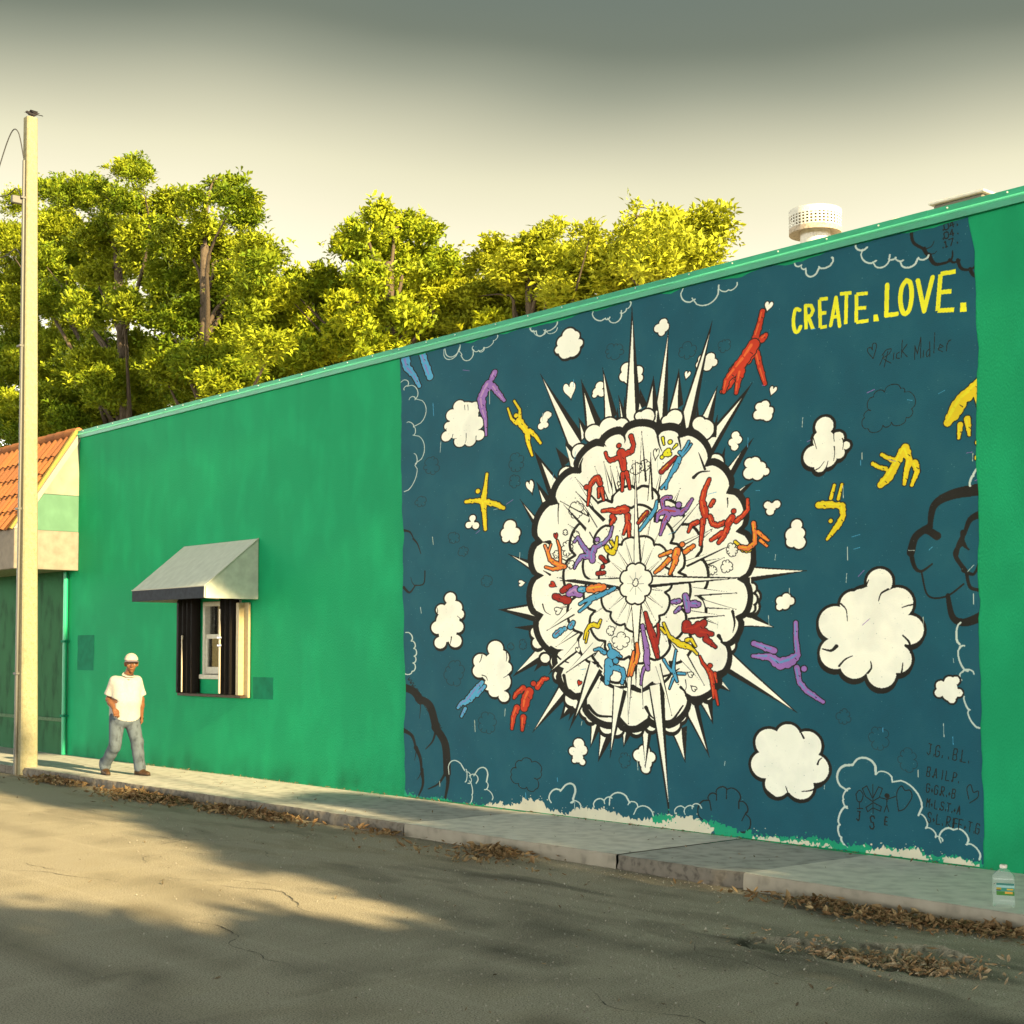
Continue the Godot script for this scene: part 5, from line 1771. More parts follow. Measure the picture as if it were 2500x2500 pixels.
func build_pole() -> void:
	var at := Vector3(-21.82, 0.0, 1.56)
	var p := thing("utility_pole", "square pale concrete utility pole standing at the kerb", "utility pole", at)
	var conc := worn(lin(0.29, 0.275, 0.185), 0.9, 0.86, 0.02, Vector3.ONE * 1.2, 130, 0.4, 0.3)
	conc.detail_enabled = true
	conc.detail_blend_mode = BaseMaterial3D.BLEND_MODE_MUL
	conc.detail_albedo = noise_tex(131, 0.35, [[0.0, Color(0.75, 0.62, 0.2)], [0.24, Color(0.9, 0.8, 0.45)], [0.30, Color.WHITE], [1.0, Color.WHITE]], 256, 2)
	var rows := []
	for k in [[0.0, 0.135, 0.0], [0.4, 0.132, 0.0], [5.0, 0.108, -0.07], [10.1, 0.085, -0.16]]:
		var r: float = k[1]
		var c := 0.022
		var row := []
		for q in [Vector2(r, r - c), Vector2(r - c, r), Vector2(c - r, r), Vector2(-r, r - c), Vector2(-r, c - r), Vector2(c - r, -r), Vector2(r - c, -r), Vector2(r, c - r)]:
			row.append(Vector3(q.x + k[2], k[0], q.y + k[2] * -0.1))
		rows.append(row)
	var b := MB.new()
	for i in 3:
		for j in 8:
			var j2 := (j + 1) % 8
			b.quad(rows[i][j2], rows[i][j], rows[i + 1][j], rows[i + 1][j2])
	for j in range(1, 7): b.tri(rows[3][0], rows[3][j + 1], rows[3][j])
	obj("shaft", b.done(), conc, p)
	var steel := mat(lin(0.12, 0.12, 0.11), 0.5, 0.4)
	obj("conduit", tube_mesh(PackedVector3Array([Vector3(-0.02, 0.0, 0.16), Vector3(-0.05, 5.0, 0.14), Vector3(-0.12, 9.4, 0.125)]), PackedFloat32Array([0.026, 0.026, 0.026]), 8), steel, p)
	for y in [1.5, 4.0, 6.5, 8.8]: obj("conduit_strap", box_mesh(Vector3(-0.09 - y * 0.012, y, 0.08), Vector3(0.03 - y * 0.012, y + 0.035, 0.18), 0.004), steel, p)
	obj("bracket", box_mesh(Vector3(-0.20, 8.72, 0.08), Vector3(-0.12, 8.84, 0.30), 0.01), steel, p)
	var cable := mat(lin(0.05, 0.05, 0.05), 0.6)
	for k in [[9.45, 9.9, 0.7, 8.4], [8.75, 9.0, 0.6, 8.3], [7.9, 8.05, 0.7, 7.3]]:
		tag(obj("drop_cable", tube_mesh(curve([at + Vector3(-0.13, k[0], 0.13), at + Vector3(-0.3, k[1], 0.16), at + Vector3(-0.55, k[1] - 0.05, 0.2), at + Vector3(-k[2] - 0.3, k[3] + 0.6, 0.3), at + Vector3(-k[2] - 0.6, k[3], 0.35), at + Vector3(-8.0, k[3] - 0.4, 0.6), at + Vector3(-26.0, k[3] + 0.4, 1.2)]), PackedFloat32Array([0.009]), 6), cable), {9.45: "highest thin dark cable looping off the concrete pole", 8.75: "middle dark cable sagging off the concrete pole at its bracket", 7.9: "lowest dark cable leaving the concrete pole in a low loop"}[k[0]], "cable", "cables off the pole")
	# a dark bird settling on the pole top, head to the left, wings half folded
	var o := at + Vector3(-0.16, 10.1, 0.0)
	var bird := thing("bird", "dark bird perched on top of the concrete pole", "bird", o)
	var to := Vector3(-0.66, 0, 0.75).normalized()
	var sd := Vector3.UP.cross(to)
	var q := func(f, y, s): return to * f + Vector3(0, y, 0) + sd * s
	var black := worn(lin(0.035, 0.032, 0.035), 0.6, 0.7, 0.06, Vector3.ONE * 4, 134)
	obj("body", flesh([[q.call(-0.05, 0.10, 0.0), 0.05, q.call(0.06, 0.135, 0.0), 0.045], [q.call(0.06, 0.135, 0.0), 0.04, q.call(0.12, 0.175, 0.0), 0.032], [q.call(0.12, 0.175, 0.0), 0.032, q.call(0.135, 0.175, 0.0), 0.03], [q.call(-0.05, 0.10, 0.0), 0.03, q.call(-0.14, 0.095, 0.0), 0.016]], 0.03, 0.012), black, bird)
	b = MB.new()
	for s in [-1.0, 1.0]:
		var w0: Vector3 = q.call(0.06, 0.17, 0.035 * s)
		var w1: Vector3 = q.call(0.0, 0.20, 0.10 * s)
		var w2: Vector3 = q.call(-0.20, 0.15, 0.06 * s)
		var w3: Vector3 = q.call(-0.10, 0.115, 0.05 * s)
		for up in [0.006, -0.006]:
			var u := Vector3(0, up, 0)
			if (up > 0) == (s > 0): b.quad(w0 + u, w1 + u, w2 + u, w3 + u)
			else: b.quad(w3 + u, w2 + u, w1 + u, w0 + u)
	obj("wings", b.done(), black, bird)
	obj("beak", tube_mesh(PackedVector3Array([q.call(0.155, 0.175, 0.0), q.call(0.205, 0.168, 0.0)]), PackedFloat32Array([0.012, 0.002]), 6), mat(lin(0.06, 0.05, 0.03), 0.4), bird)
	b = MB.new()
	b.tri(q.call(-0.12, 0.10, 0.02), q.call(-0.12, 0.10, -0.02), q.call(-0.30, 0.065, -0.045))
	b.tri(q.call(-0.12, 0.10, 0.02), q.call(-0.30, 0.065, -0.045), q.call(-0.30, 0.065, 0.045))
	obj("tail", b.done(), black, bird)
	bird.scale = Vector3.ONE * 0.58
	for s in [-0.02, 0.02]: obj("leg", tube_mesh(PackedVector3Array([q.call(0.01, 0.08, s), q.call(0.02, 0.0, s)]), PackedFloat32Array([0.008, 0.006]), 6), mat(lin(0.08, 0.06, 0.04), 0.6), bird)

func build_trees() -> void:
	var bark := worn(lin(0.13, 0.10, 0.07), 0.95, 0.5, 0.05, Vector3(1.0, 0.3, 1.0), 140, 1.5, 0.2)
	var leaf := mat(Color.WHITE, 0.5)
	leaf.vertex_color_use_as_albedo = true
	leaf.backlight_enabled = true
	leaf.backlight = Color(0.42, 0.42, 0.05)
	tree("leafy_tree", "tall bushy tree behind the pole and tiled canopy", Vector3(-37.59, -0.05, -8), 0.28, Vector3(-38.84, 13.12, -8), [-40.1, 14.9, -6.5, 0.5, -38.3, 14.5, -6.6, 0.7, -42.8, 16.1, -9.4, 0.7, -40.6, 16.4, -9.3, 0.4, -35.2, 14.2, -6.9, 0.3, -37.0, 14.9, -7.2, 0.3, -37.1, 14.0, -7.5, 0.6, -44.0, 15.1, -8.6, 0.9, -39.3, 13.7, -7.7, 0.9, -37.0, 13.4, -7.7, 0.7, -43.2, 13.7, -7.7, 0.6, -44.1, 13.9, -9.1, 0.9, -39.4, 12.8, -8.2, 1.0, -37.9, 12.8, -8.3, 0.6, -41.5, 12.1, -7.3, 0.7, -37.1, 10.8, -6.4, 0.7, -35.5, 10.7, -6.6, 0.7, -43.7, 11.2, -7.9, 0.7, -42.3, 10.6, -8.2, 0.8, -41.2, 10.5, -8.7, 0.8, -40.6, 10.6, -9.5, 0.8, -46.8, 10.4, -9.5, 0.9, -41.0, 9.3, -8.1, 0.9, -39.5, 9.3, -8.6, 0.8, -45.1, 9.2, -8.4, 0.7, -39.3, 8.2, -6.7, 0.6, -46.5, 14.9, -7.9, 0.9, -46.1, 12.7, -7.8, 1.0, -49.3, 11.5, -8.8, 1.1, -49.5, 17.3, -9.5, 0.6, -47.8, 9.1, -8.2, 0.8, -46.4, 9.3, -7.6, 0.8, -43.8, 8.4, -7.2, 0.7, -42.9, 9.0, -6.8, 0.7, -45.6, 9.0, -8.8, 0.8, -40.7, 8.8, -6.6, 0.7, -41.6, 8.5, -7.5, 0.7, -43.1, 9.6, -8.1, 0.7, -41.8, 8.7, -8.2, 0.7, -42.9, 9.7, -8.8, 0.7, -40.5, 8.8, -8.4, 0.7, -37.1, 9.0, -6.8, 0.6, -41.1, 9.2, -9.2, 0.7, -37.6, 9.3, -7.6, 0.7, -39.7, 9.0, -9.1, 0.7, -39.5, 9.6, -8.9, 0.7, -49.0, 15.6, -9.4, 0.9, -49.4, 14.6, -9.3, 0.9, -50.0, 14.0, -9.4, 0.9, -50.6, 12.8, -10.1, 0.9, -47.5, 11.0, -8.7, 0.9, -51.9, 10.7, -10.1, 0.9, -50.4, 9.7, -9.8, 0.9, -46.7, 15.5, -9.4, 0.9, -47.9, 14.7, -9.9, 0.9, -45.9, 13.1, -9.1, 0.9, -49.3, 12.8, -9.9, 0.9, -45.3, 11.1, -8.7, 0.8, -49.8, 10.5, -10.2, 0.9, -48.9, 9.2, -9.9, 0.9, -46.1, 15.0, -9.6, 0.9, -47.1, 14.1, -10.0, 0.9, -45.4, 13.0, -9.2, 0.8, -45.3, 12.2, -9.7, 0.8, -44.8, 10.9, -9.0, 0.8, -43.7, 9.4, -9.0, 0.8, -42.6, 14.3, -9.4, 0.8, -44.0, 13.7, -9.7, 0.8, -42.3, 12.4, -8.8, 0.8, -43.9, 11.7, -9.6, 0.8, -41.3, 10.5, -8.7, 0.8, -43.5, 9.7, -9.5, 0.8, -42.9, 14.5, -10.0, 0.8, -42.8, 13.9, -9.9, 0.8, -41.5, 12.2, -9.4, 0.8, -38.8, 10.5, -8.6, 0.7, -42.2, 10.6, -9.8, 0.8, -39.8, 9.1, -8.9, 0.8, -38.2, 8.4, -8.6, 0.9, -37.9, 9.8, -7.1, 1.0, -44.2, 9.6, -9.6, 1.2, -45.7, 7.9, -8.2, 1.1, -45.4, 10.3, -9.6, 1.2, -42.3, 8.1, -7.9, 1.0, -41.9, 10.3, -11.3, 1.1, -42.9, 9.1, -11.2, 1.1, -38.8, 9.2, -8.2, 0.9, -38.1, 9.2, -8.5, 0.9], 1150, 0.125, 301, [Color(0.12, 0.19, 0.012), Color(0.33, 0.37, 0.02)], bark, leaf)
	tree("leafy_tree", "tall dense tree in the dark gap right of the first one", Vector3(-32.31, -0.05, -7), 0.28, Vector3(-31.99, 11.74, -7), [-36.6, 14.0, -8.5, 0.6, -31.5, 12.6, -6.4, 0.4, -33.1, 13.8, -8.3, 0.3, -32.5, 13.3, -7.6, 0.3, -28.7, 11.8, -5.9, 0.4, -28.8, 12.0, -6.4, 0.2, -32.7, 12.8, -8.5, 0.5, -32.1, 12.2, -7.2, 0.6, -34.7, 12.6, -7.3, 0.6, -33.1, 11.9, -7.0, 0.7, -32.6, 11.8, -7.9, 0.7, -29.4, 11.1, -6.7, 0.4, -36.7, 11.9, -8.4, 0.8, -33.6, 11.2, -7.7, 0.8, -31.3, 10.7, -7.4, 0.7, -27.0, 10.0, -5.6, 0.4, -31.2, 10.9, -8.4, 0.4, -28.3, 9.4, -6.2, 0.6, -32.9, 10.1, -8.0, 0.8, -32.6, 9.9, -6.8, 0.7, -34.9, 10.4, -7.3, 0.6, -34.3, 9.3, -7.1, 0.6, -30.9, 8.6, -6.2, 0.7, -31.3, 9.0, -7.3, 0.7, -31.3, 9.4, -8.2, 0.6, -30.5, 9.7, -8.2, 0.4, -35.7, 8.8, -8.3, 0.6, -29.5, 7.8, -5.9, 0.5, -29.2, 8.1, -6.5, 0.5, -37.7, 9.0, -8.9, 0.7, -32.7, 8.6, -6.3, 0.6, -34.5, 8.6, -7.7, 0.6, -31.6, 8.7, -6.2, 0.6, -32.9, 8.4, -7.3, 0.6, -30.8, 8.5, -6.2, 0.6, -32.8, 8.6, -8.0, 0.6, -31.6, 9.1, -7.3, 0.6, -29.8, 8.2, -6.6, 0.5, -30.3, 8.8, -6.9, 0.6, -30.6, 8.7, -7.8, 0.6, -31.8, 9.3, -8.5, 0.6, -31.4, 9.0, -8.7, 0.6, -26.3, 8.2, -5.5, 0.5, -36.8, 13.2, -8.7, 0.7, -36.1, 11.7, -8.1, 0.7, -37.5, 11.4, -9.0, 0.7, -35.4, 9.8, -8.0, 0.7, -36.1, 9.3, -8.1, 0.7, -35.1, 12.3, -8.5, 0.7, -33.1, 11.2, -7.6, 0.7, -35.4, 11.0, -9.0, 0.7, -34.5, 10.2, -8.2, 0.7, -34.2, 9.3, -8.4, 0.7, -32.7, 12.0, -8.1, 0.7, -32.9, 11.2, -8.4, 0.7, -32.1, 10.4, -8.0, 0.7, -32.1, 9.4, -7.8, 0.6, -33.7, 9.0, -8.6, 0.7, -31.3, 11.5, -8.2, 0.6, -31.7, 11.0, -8.1, 0.6, -30.6, 9.9, -7.9, 0.6, -31.6, 9.2, -8.0, 0.6, -30.7, 8.3, -7.8, 0.6, -31.1, 7.9, -7.6, 1.0, -28.9, 7.1, -6.6, 0.7, -35.8, 7.7, -9.3, 1.0, -31.4, 7.7, -7.2, 0.8, -29.4, 9.2, -9.1, 0.5, -33.8, 8.6, -9.8, 1.0, -35.2, 9.6, -9.5, 1.0, -33.5, 7.6, -7.9, 0.8, -34.0, 8.2, -8.5, 0.9, -30.0, 7.3, -9.0, 0.9], 1150, 0.125, 302, [Color(0.12, 0.19, 0.012), Color(0.31, 0.35, 0.02)], bark, leaf)
	tree("leafy_tree", "bright round-topped tree in the middle of the row", Vector3(-27.41, -0.05, -9), 0.28, Vector3(-27.11, 10.70, -9), [-27.1, 11.2, -8.1, 0.3, -25.8, 11.1, -7.8, 0.4, -28.1, 11.9, -10.2, 0.5, -27.1, 11.5, -10.1, 0.4, -29.5, 11.7, -9.4, 0.3, -28.4, 11.2, -9.1, 0.5, -28.0, 11.2, -9.7, 0.6, -27.9, 11.2, -10.6, 0.6, -24.9, 10.2, -8.8, 0.4, -25.8, 9.7, -7.5, 0.5, -27.2, 10.2, -9.4, 0.6, -25.3, 9.8, -8.9, 0.5, -31.3, 11.1, -9.4, 0.5, -30.1, 10.9, -9.2, 0.5, -29.4, 10.1, -7.8, 0.4, -31.1, 10.6, -9.6, 0.6, -28.2, 9.9, -8.5, 0.5, -31.1, 9.9, -9.1, 0.6, -29.6, 9.5, -8.9, 0.6, -26.6, 8.9, -7.7, 0.5, -29.3, 10.0, -10.4, 0.6, -24.9, 8.9, -8.0, 0.4, -31.5, 9.4, -9.6, 0.6, -28.4, 8.8, -8.5, 0.5, -29.9, 10.5, -8.1, 0.3, -29.9, 8.7, -8.1, 0.6, -31.0, 9.7, -8.8, 0.6, -29.0, 8.6, -8.0, 0.6, -30.3, 9.4, -8.8, 0.6, -30.3, 9.2, -9.4, 0.6, -31.3, 10.1, -10.0, 0.6, -27.4, 8.8, -8.1, 0.5, -29.7, 9.9, -9.7, 0.6, -28.7, 9.3, -9.4, 0.6, -28.7, 9.8, -9.5, 0.6, -25.6, 8.4, -7.8, 0.5, -27.0, 9.5, -8.8, 0.5, -28.6, 9.6, -10.7, 0.6, -28.2, 10.1, -10.3, 0.6, -26.7, 9.3, -9.8, 0.5, -27.3, 9.9, -10.2, 0.6, -33.0, 11.2, -10.6, 0.7, -31.8, 10.2, -9.8, 0.7, -32.2, 9.4, -10.1, 0.7, -30.7, 10.6, -10.0, 0.7, -30.8, 9.8, -10.0, 0.7, -31.0, 9.4, -10.2, 0.7, -30.5, 10.9, -10.6, 0.7, -31.0, 9.9, -10.6, 0.7, -29.9, 10.6, -10.9, 0.7, -29.8, 10.2, -11.2, 0.7, -27.3, 10.2, -9.7, 0.6, -27.9, 9.5, -10.5, 0.6, -26.1, 8.1, -8.9, 0.7, -26.1, 7.8, -8.4, 0.7, -31.7, 8.8, -10.4, 0.8, -28.6, 8.2, -11.5, 0.9, -29.4, 7.4, -9.8, 0.7, -30.5, 8.7, -10.9, 0.9, -30.7, 9.1, -10.9, 0.9, -28.4, 9.5, -9.2, 0.7, -28.6, 8.4, -10.7, 0.8, -31.9, 8.4, -11.7, 0.9, -29.6, 8.6, -10.3, 0.8, -24.8, 7.7, -8.9, 0.7, -25.2, 7.6, -8.7, 0.7, -32.3, 8.5, -11.2, 0.9, -24.4, 8.9, -10.0, 0.7, -30.1, 9.3, -10.6, 0.8, -28.5, 9.0, -9.8, 0.7, -29.3, 7.7, -9.2, 0.7, -29.8, 9.4, -9.7, 0.8, -26.8, 9.0, -10.8, 0.8], 1250, 0.125, 303, [Color(0.18, 0.25, 0.014), Color(0.42, 0.44, 0.02)], bark, leaf)
	tree("leafy_tree", "lower spreading tree between the round tree and the sparse one", Vector3(-23.58, -0.05, -10), 0.22, Vector3(-23.45, 10.05, -10), [-27.6, 10.8, -11.4, 0.4, -26.5, 10.9, -11.2, 0.5, -26.2, 11.2, -11.5, 0.4, -23.3, 10.0, -9.4, 0.5, -23.0, 10.4, -9.9, 0.4, -24.1, 11.2, -11.4, 0.2, -22.6, 10.0, -9.9, 0.5, -23.7, 10.7, -11.6, 0.3, -20.5, 9.9, -9.0, 0.2, -22.5, 9.9, -10.5, 0.5, -21.0, 9.6, -9.9, 0.3, -26.4, 10.0, -10.8, 0.5, -24.7, 9.8, -10.4, 0.6, -25.0, 10.2, -11.6, 0.6, -22.0, 9.2, -9.9, 0.5, -27.1, 10.0, -10.8, 0.5, -25.1, 9.3, -10.1, 0.4, -25.8, 9.2, -9.8, 0.5, -25.7, 9.8, -9.7, 0.5, -25.6, 9.2, -10.2, 0.5, -25.0, 9.6, -9.6, 0.5, -26.5, 9.7, -11.5, 0.6, -26.4, 10.2, -11.4, 0.6, -25.9, 9.9, -11.5, 0.6, -25.2, 10.3, -10.9, 0.5, -25.3, 10.0, -11.7, 0.5, -23.6, 9.9, -10.2, 0.5, -23.4, 9.5, -10.5, 0.5, -22.9, 9.9, -10.1, 0.5, -21.6, 9.0, -9.4, 0.5, -23.0, 10.1, -10.6, 0.5, -23.7, 10.0, -11.9, 0.5, -21.2, 9.6, -9.5, 0.5, -21.9, 9.6, -11.3, 0.7, -21.8, 7.7, -10.6, 0.7, -25.6, 9.3, -11.9, 0.8, -19.8, 9.4, -10.9, 0.4, -23.9, 8.3, -10.5, 0.7, -24.8, 8.4, -10.7, 0.7, -22.5, 8.4, -10.9, 0.7, -24.4, 9.3, -11.9, 0.8, -21.2, 8.8, -10.1, 0.3, -23.2, 9.0, -12.0, 0.7], 1200, 0.125, 304, [Color(0.24, 0.28, 0.02), Color(0.44, 0.46, 0.03)], bark, leaf)
	tree("leafy_tree", "sparse feathery tree at the right end of the row", Vector3(-19.85, -0.05, -10), 0.16, Vector3(-19.83, 9.82, -10), [-20.5, 10.7, -10.2, 0.1, -21.3, 10.8, -11.2, 0.2, -20.8, 10.7, -11.1, 0.2, -19.3, 9.7, -8.8, 0.2, -18.8, 9.5, -8.8, 0.2, -18.0, 9.3, -8.5, 0.2, -19.4, 9.7, -10.4, 0.2, -19.9, 9.6, -9.6, 0.3, -19.3, 9.4, -9.6, 0.3, -18.5, 9.3, -9.7, 0.2, -18.5, 9.4, -10.2, 0.1, -19.8, 9.2, -9.2, 0.3, -18.9, 8.9, -8.9, 0.3, -19.7, 9.4, -10.5, 0.3, -22.4, 9.8, -11.4, 0.3, -20.7, 9.2, -10.4, 0.3, -19.1, 8.9, -9.6, 0.3, -20.7, 9.1, -9.7, 0.5, -22.5, 10.3, -11.6, 0.5, -20.4, 9.2, -10.1, 0.5, -21.9, 10.3, -11.7, 0.5, -18.4, 8.8, -8.5, 0.4, -19.9, 9.9, -10.1, 0.5, -18.5, 8.9, -9.1, 0.4, -19.6, 10.0, -10.4, 0.5, -18.8, 9.3, -10.0, 0.4, -20.1, 10.3, -11.4, 0.5, -18.1, 9.1, -9.8, 0.4, -19.2, 10.1, -11.0, 0.5, -19.3, 9.0, -11.1, 0.4, -18.4, 9.0, -11.2, 0.2, -20.5, 8.6, -10.6, 0.4], 800, 0.125, 305, [Color(0.27, 0.30, 0.02), Color(0.46, 0.48, 0.03)], bark, leaf)
	tree("street_tree", "tall leafy tree on the pavement past the right edge of the view", Vector3(7, -0.05, 2.9), 0.25, Vector3(7, 3.2, 3.0), [7.0, 12.95, 0.95, 0.6, 7.0, 12.15, 0.95, 0.72, 6.6, 11.9, 0.6, 0.5, 7.0, 12.0, 3.2, 0.60, 7.0, 11.1, 3.2, 0.65, 7.0, 10.2, 3.2, 0.70, 7.0, 9.4, 3.2, 0.75, 7.0, 8.7, 3.0, 0.70, 7.0, 8.0, 3.0, 0.75, 7.0, 7.8, 1.3, 0.60, 7.0, 7.3, 3.2, 0.85, 7.0, 6.9, 1.4, 0.90, 7.0, 6.5, 3.4, 1.10, 7.0, 5.8, 1.2, 1.00, 7.0, 5.5, 3.4, 1.35, 7.0, 4.7, 1.4, 1.10, 7.0, 4.5, 3.5, 1.50, 7.0, 3.6, 2.3, 1.60, 7.0, 5.1, 0.5, 0.90, 7.0, 6.2, 0.7, 0.80, 7.0, 4.2, 0.7, 0.90], 800, 0.2, 306, [Color(0.10, 0.14, 0.012), Color(0.24, 0.22, 0.018)], bark, leaf, "trees past the right edge")
	tree("street_tree", "broad leafy tree across the street past the right edge", Vector3(7, -0.05, 8.6), 0.25, Vector3(7, 2.6, 8.5), [7.0, 3.6, 5.8, 1.50, 7.0, 4.4, 6.5, 1.40, 7.0, 5.0, 7.3, 1.40, 7.0, 5.7, 8.1, 1.40, 7.0, 6.4, 9.1, 1.50, 7.0, 5.1, 10.0, 1.60, 7.0, 4.0, 8.3, 1.80, 7.0, 3.6, 10.3, 1.80, 7.0, 7.3, 10.2, 1.40, 7.0, 8.4, 11.0, 1.30, 7.0, 3.3, 4.5, 1.30, 7.0, 4.4, 5.3, 0.90, 7.0, 5.2, 5.7, 0.75, 7.0, 4.8, 5.1, 0.80, 7.0, 4.6, 5.8, 0.90, 7.0, 3.9, 5.1, 1.00], 700, 0.2, 307, [Color(0.10, 0.14, 0.012), Color(0.24, 0.22, 0.018)], bark, leaf, "trees past the right edge")

func build_litter() -> void:
	var leaf := dry_leaf()
	var m := mat(Color.WHITE, 0.85)
	m.vertex_color_use_as_albedo = true
	var tones := [Color(0.20, 0.115, 0.05), Color(0.36, 0.27, 0.14), Color(0.11, 0.06, 0.03)]
	litter("leaf_pile", "small heap of yellow brown leaves by the kerb nearest the pole", [-20.4, 1.80, 0.55, 0.18, 0.05, -19.9, 1.82, 0.4, 0.16, 0.04], 420, 0.10, 201, leaf, m, tones)
	litter("leaf_pile", "long heap of dead leaves by the kerb below the walking man", [-17.85, 1.86, 0.5, 0.2, 0.07, -17.3, 1.95, 0.4, 0.22, 0.05, -16.7, 1.95, 0.5, 0.22, 0.06], 900, 0.10, 202, leaf, m, tones)
	litter("leaf_pile", "smallest heap of dead leaves, between the two longer heaps", [-15.3, 1.92, 0.35, 0.16, 0.06], 330, 0.10, 203, leaf, m, tones)
	litter("leaf_pile", "heap of dead leaves by the kerb below the mural's left edge", [-14.3, 1.92, 0.45, 0.16, 0.07], 420, 0.10, 204, leaf, m, tones)
	litter("leaf_pile", "few leaves caught where the pale pavement begins", [-12.75, 1.76, 0.3, 0.10, 0.03, -12.3, 1.82, 0.25, 0.14, 0.02], 90, 0.09, 205, leaf, m, tones)
	litter("leaf_pile", "compact red brown leaf heap against the pale kerb", [-10.5, 1.83, 0.28, 0.13, 0.06], 330, 0.09, 206, leaf, m, tones)
	litter("leaf_pile", "thin scatter of leaves in the street beside the compact heap", [-11.0, 2.1, 0.9, 0.35, 0.01, -10.2, 2.25, 0.4, 0.18, 0.01], 190, 0.08, 207, leaf, m, tones)
	litter("leaf_pile", "big drift of dry leaves along the kerb above the pothole", [-6.75, 1.88, 0.5, 0.16, 0.06, -6.2, 1.98, 0.4, 0.18, 0.04, -5.8, 1.92, 0.4, 0.16, 0.03, -5.4, 1.85, 0.4, 0.14, 0.03], 1300, 0.075, 208, leaf, m, tones)
	litter("leaf_pile", "leaves and grit lying in the pothole", [-5.25, 3.05, 0.36, 0.26, 0.02, -5.0, 3.1, 0.25, 0.2, 0.02, -5.6, 3.15, 0.4, 0.2, 0.0], 900, 0.055, 209, leaf, m, [Color(0.34, 0.24, 0.12), Color(0.40, 0.35, 0.24), Color(0.28, 0.14, 0.06)])
	litter("leaf_pile", "stray leaves strewn thinly over the whole street", [-8.0, 3.5, 4.5, 2.4, 0.0, -12.5, 2.8, 4.5, 1.4, 0.0, -5.0, 4.5, 2.0, 2.0, 0.0], 200, 0.045, 210, leaf, m, [Color(0.10, 0.08, 0.05), Color(0.22, 0.17, 0.10), Color(0.06, 0.05, 0.035)], 0.0)
	litter("leaf_crumbs", "thin line of dead leaf crumbs along the foot of the green wall", [-19.0, 0.05, 3.0, 0.05, 0.0, -13.5, 0.05, 3.5, 0.05, 0.0, -8.5, 0.05, 2.5, 0.05, 0.0], 420, 0.035, 212, leaf, m, [Color(0.14, 0.09, 0.05), Color(0.26, 0.17, 0.08), Color(0.07, 0.05, 0.03)], 0.0, "leaf litter", true)
	litter("leaf_crumbs", "few dry leaf scraps scattered over the middle of the pavement", [-17.0, 0.9, 4.0, 0.6, 0.0, -9.5, 0.9, 4.0, 0.6, 0.0], 90, 0.035, 213, leaf, m, [Color(0.14, 0.10, 0.06), Color(0.30, 0.24, 0.15), Color(0.07, 0.05, 0.03)], 0.0, "leaf litter", true)
	var chip := MB.new()
	chip.box(Vector3(-0.5, -0.2, -0.35), Vector3(0.5, 0.2, 0.35), 0.15)
	litter("gravel", "crumbs of pale grit along the kerb and round the pothole", [-8.7, 1.85, 1.2, 0.2, 0.0, -5.6, 3.1, 0.9, 0.35, 0.0, -5.6, 2.0, 0.9, 0.3, 0.0, -12.0, 2.4, 4.0, 0.8, 0.0, -8.0, 2.6, 2.5, 1.0, 0.0], 900, 0.012, 211, chip.done(), m, [Color(0.30, 0.28, 0.22), Color(0.45, 0.43, 0.36), Color(0.15, 0.13, 0.10)], 0.0, "gravel")
	litter("grit", "fine loose grit lying all over the asphalt", [-7.0, 4.0, 3.5, 2.0, 0.0, -11.0, 3.5, 4.0, 1.8, 0.0, -5.0, 5.0, 2.5, 2.5, 0.0], 3500, 0.010, 214, chip.done(), m, [Color(0.22, 0.20, 0.16), Color(0.36, 0.34, 0.28), Color(0.07, 0.065, 0.05)], 0.0, "gravel")

func V(x: float, y: float, z: float) -> Vector3: return Vector3(x, y, z)

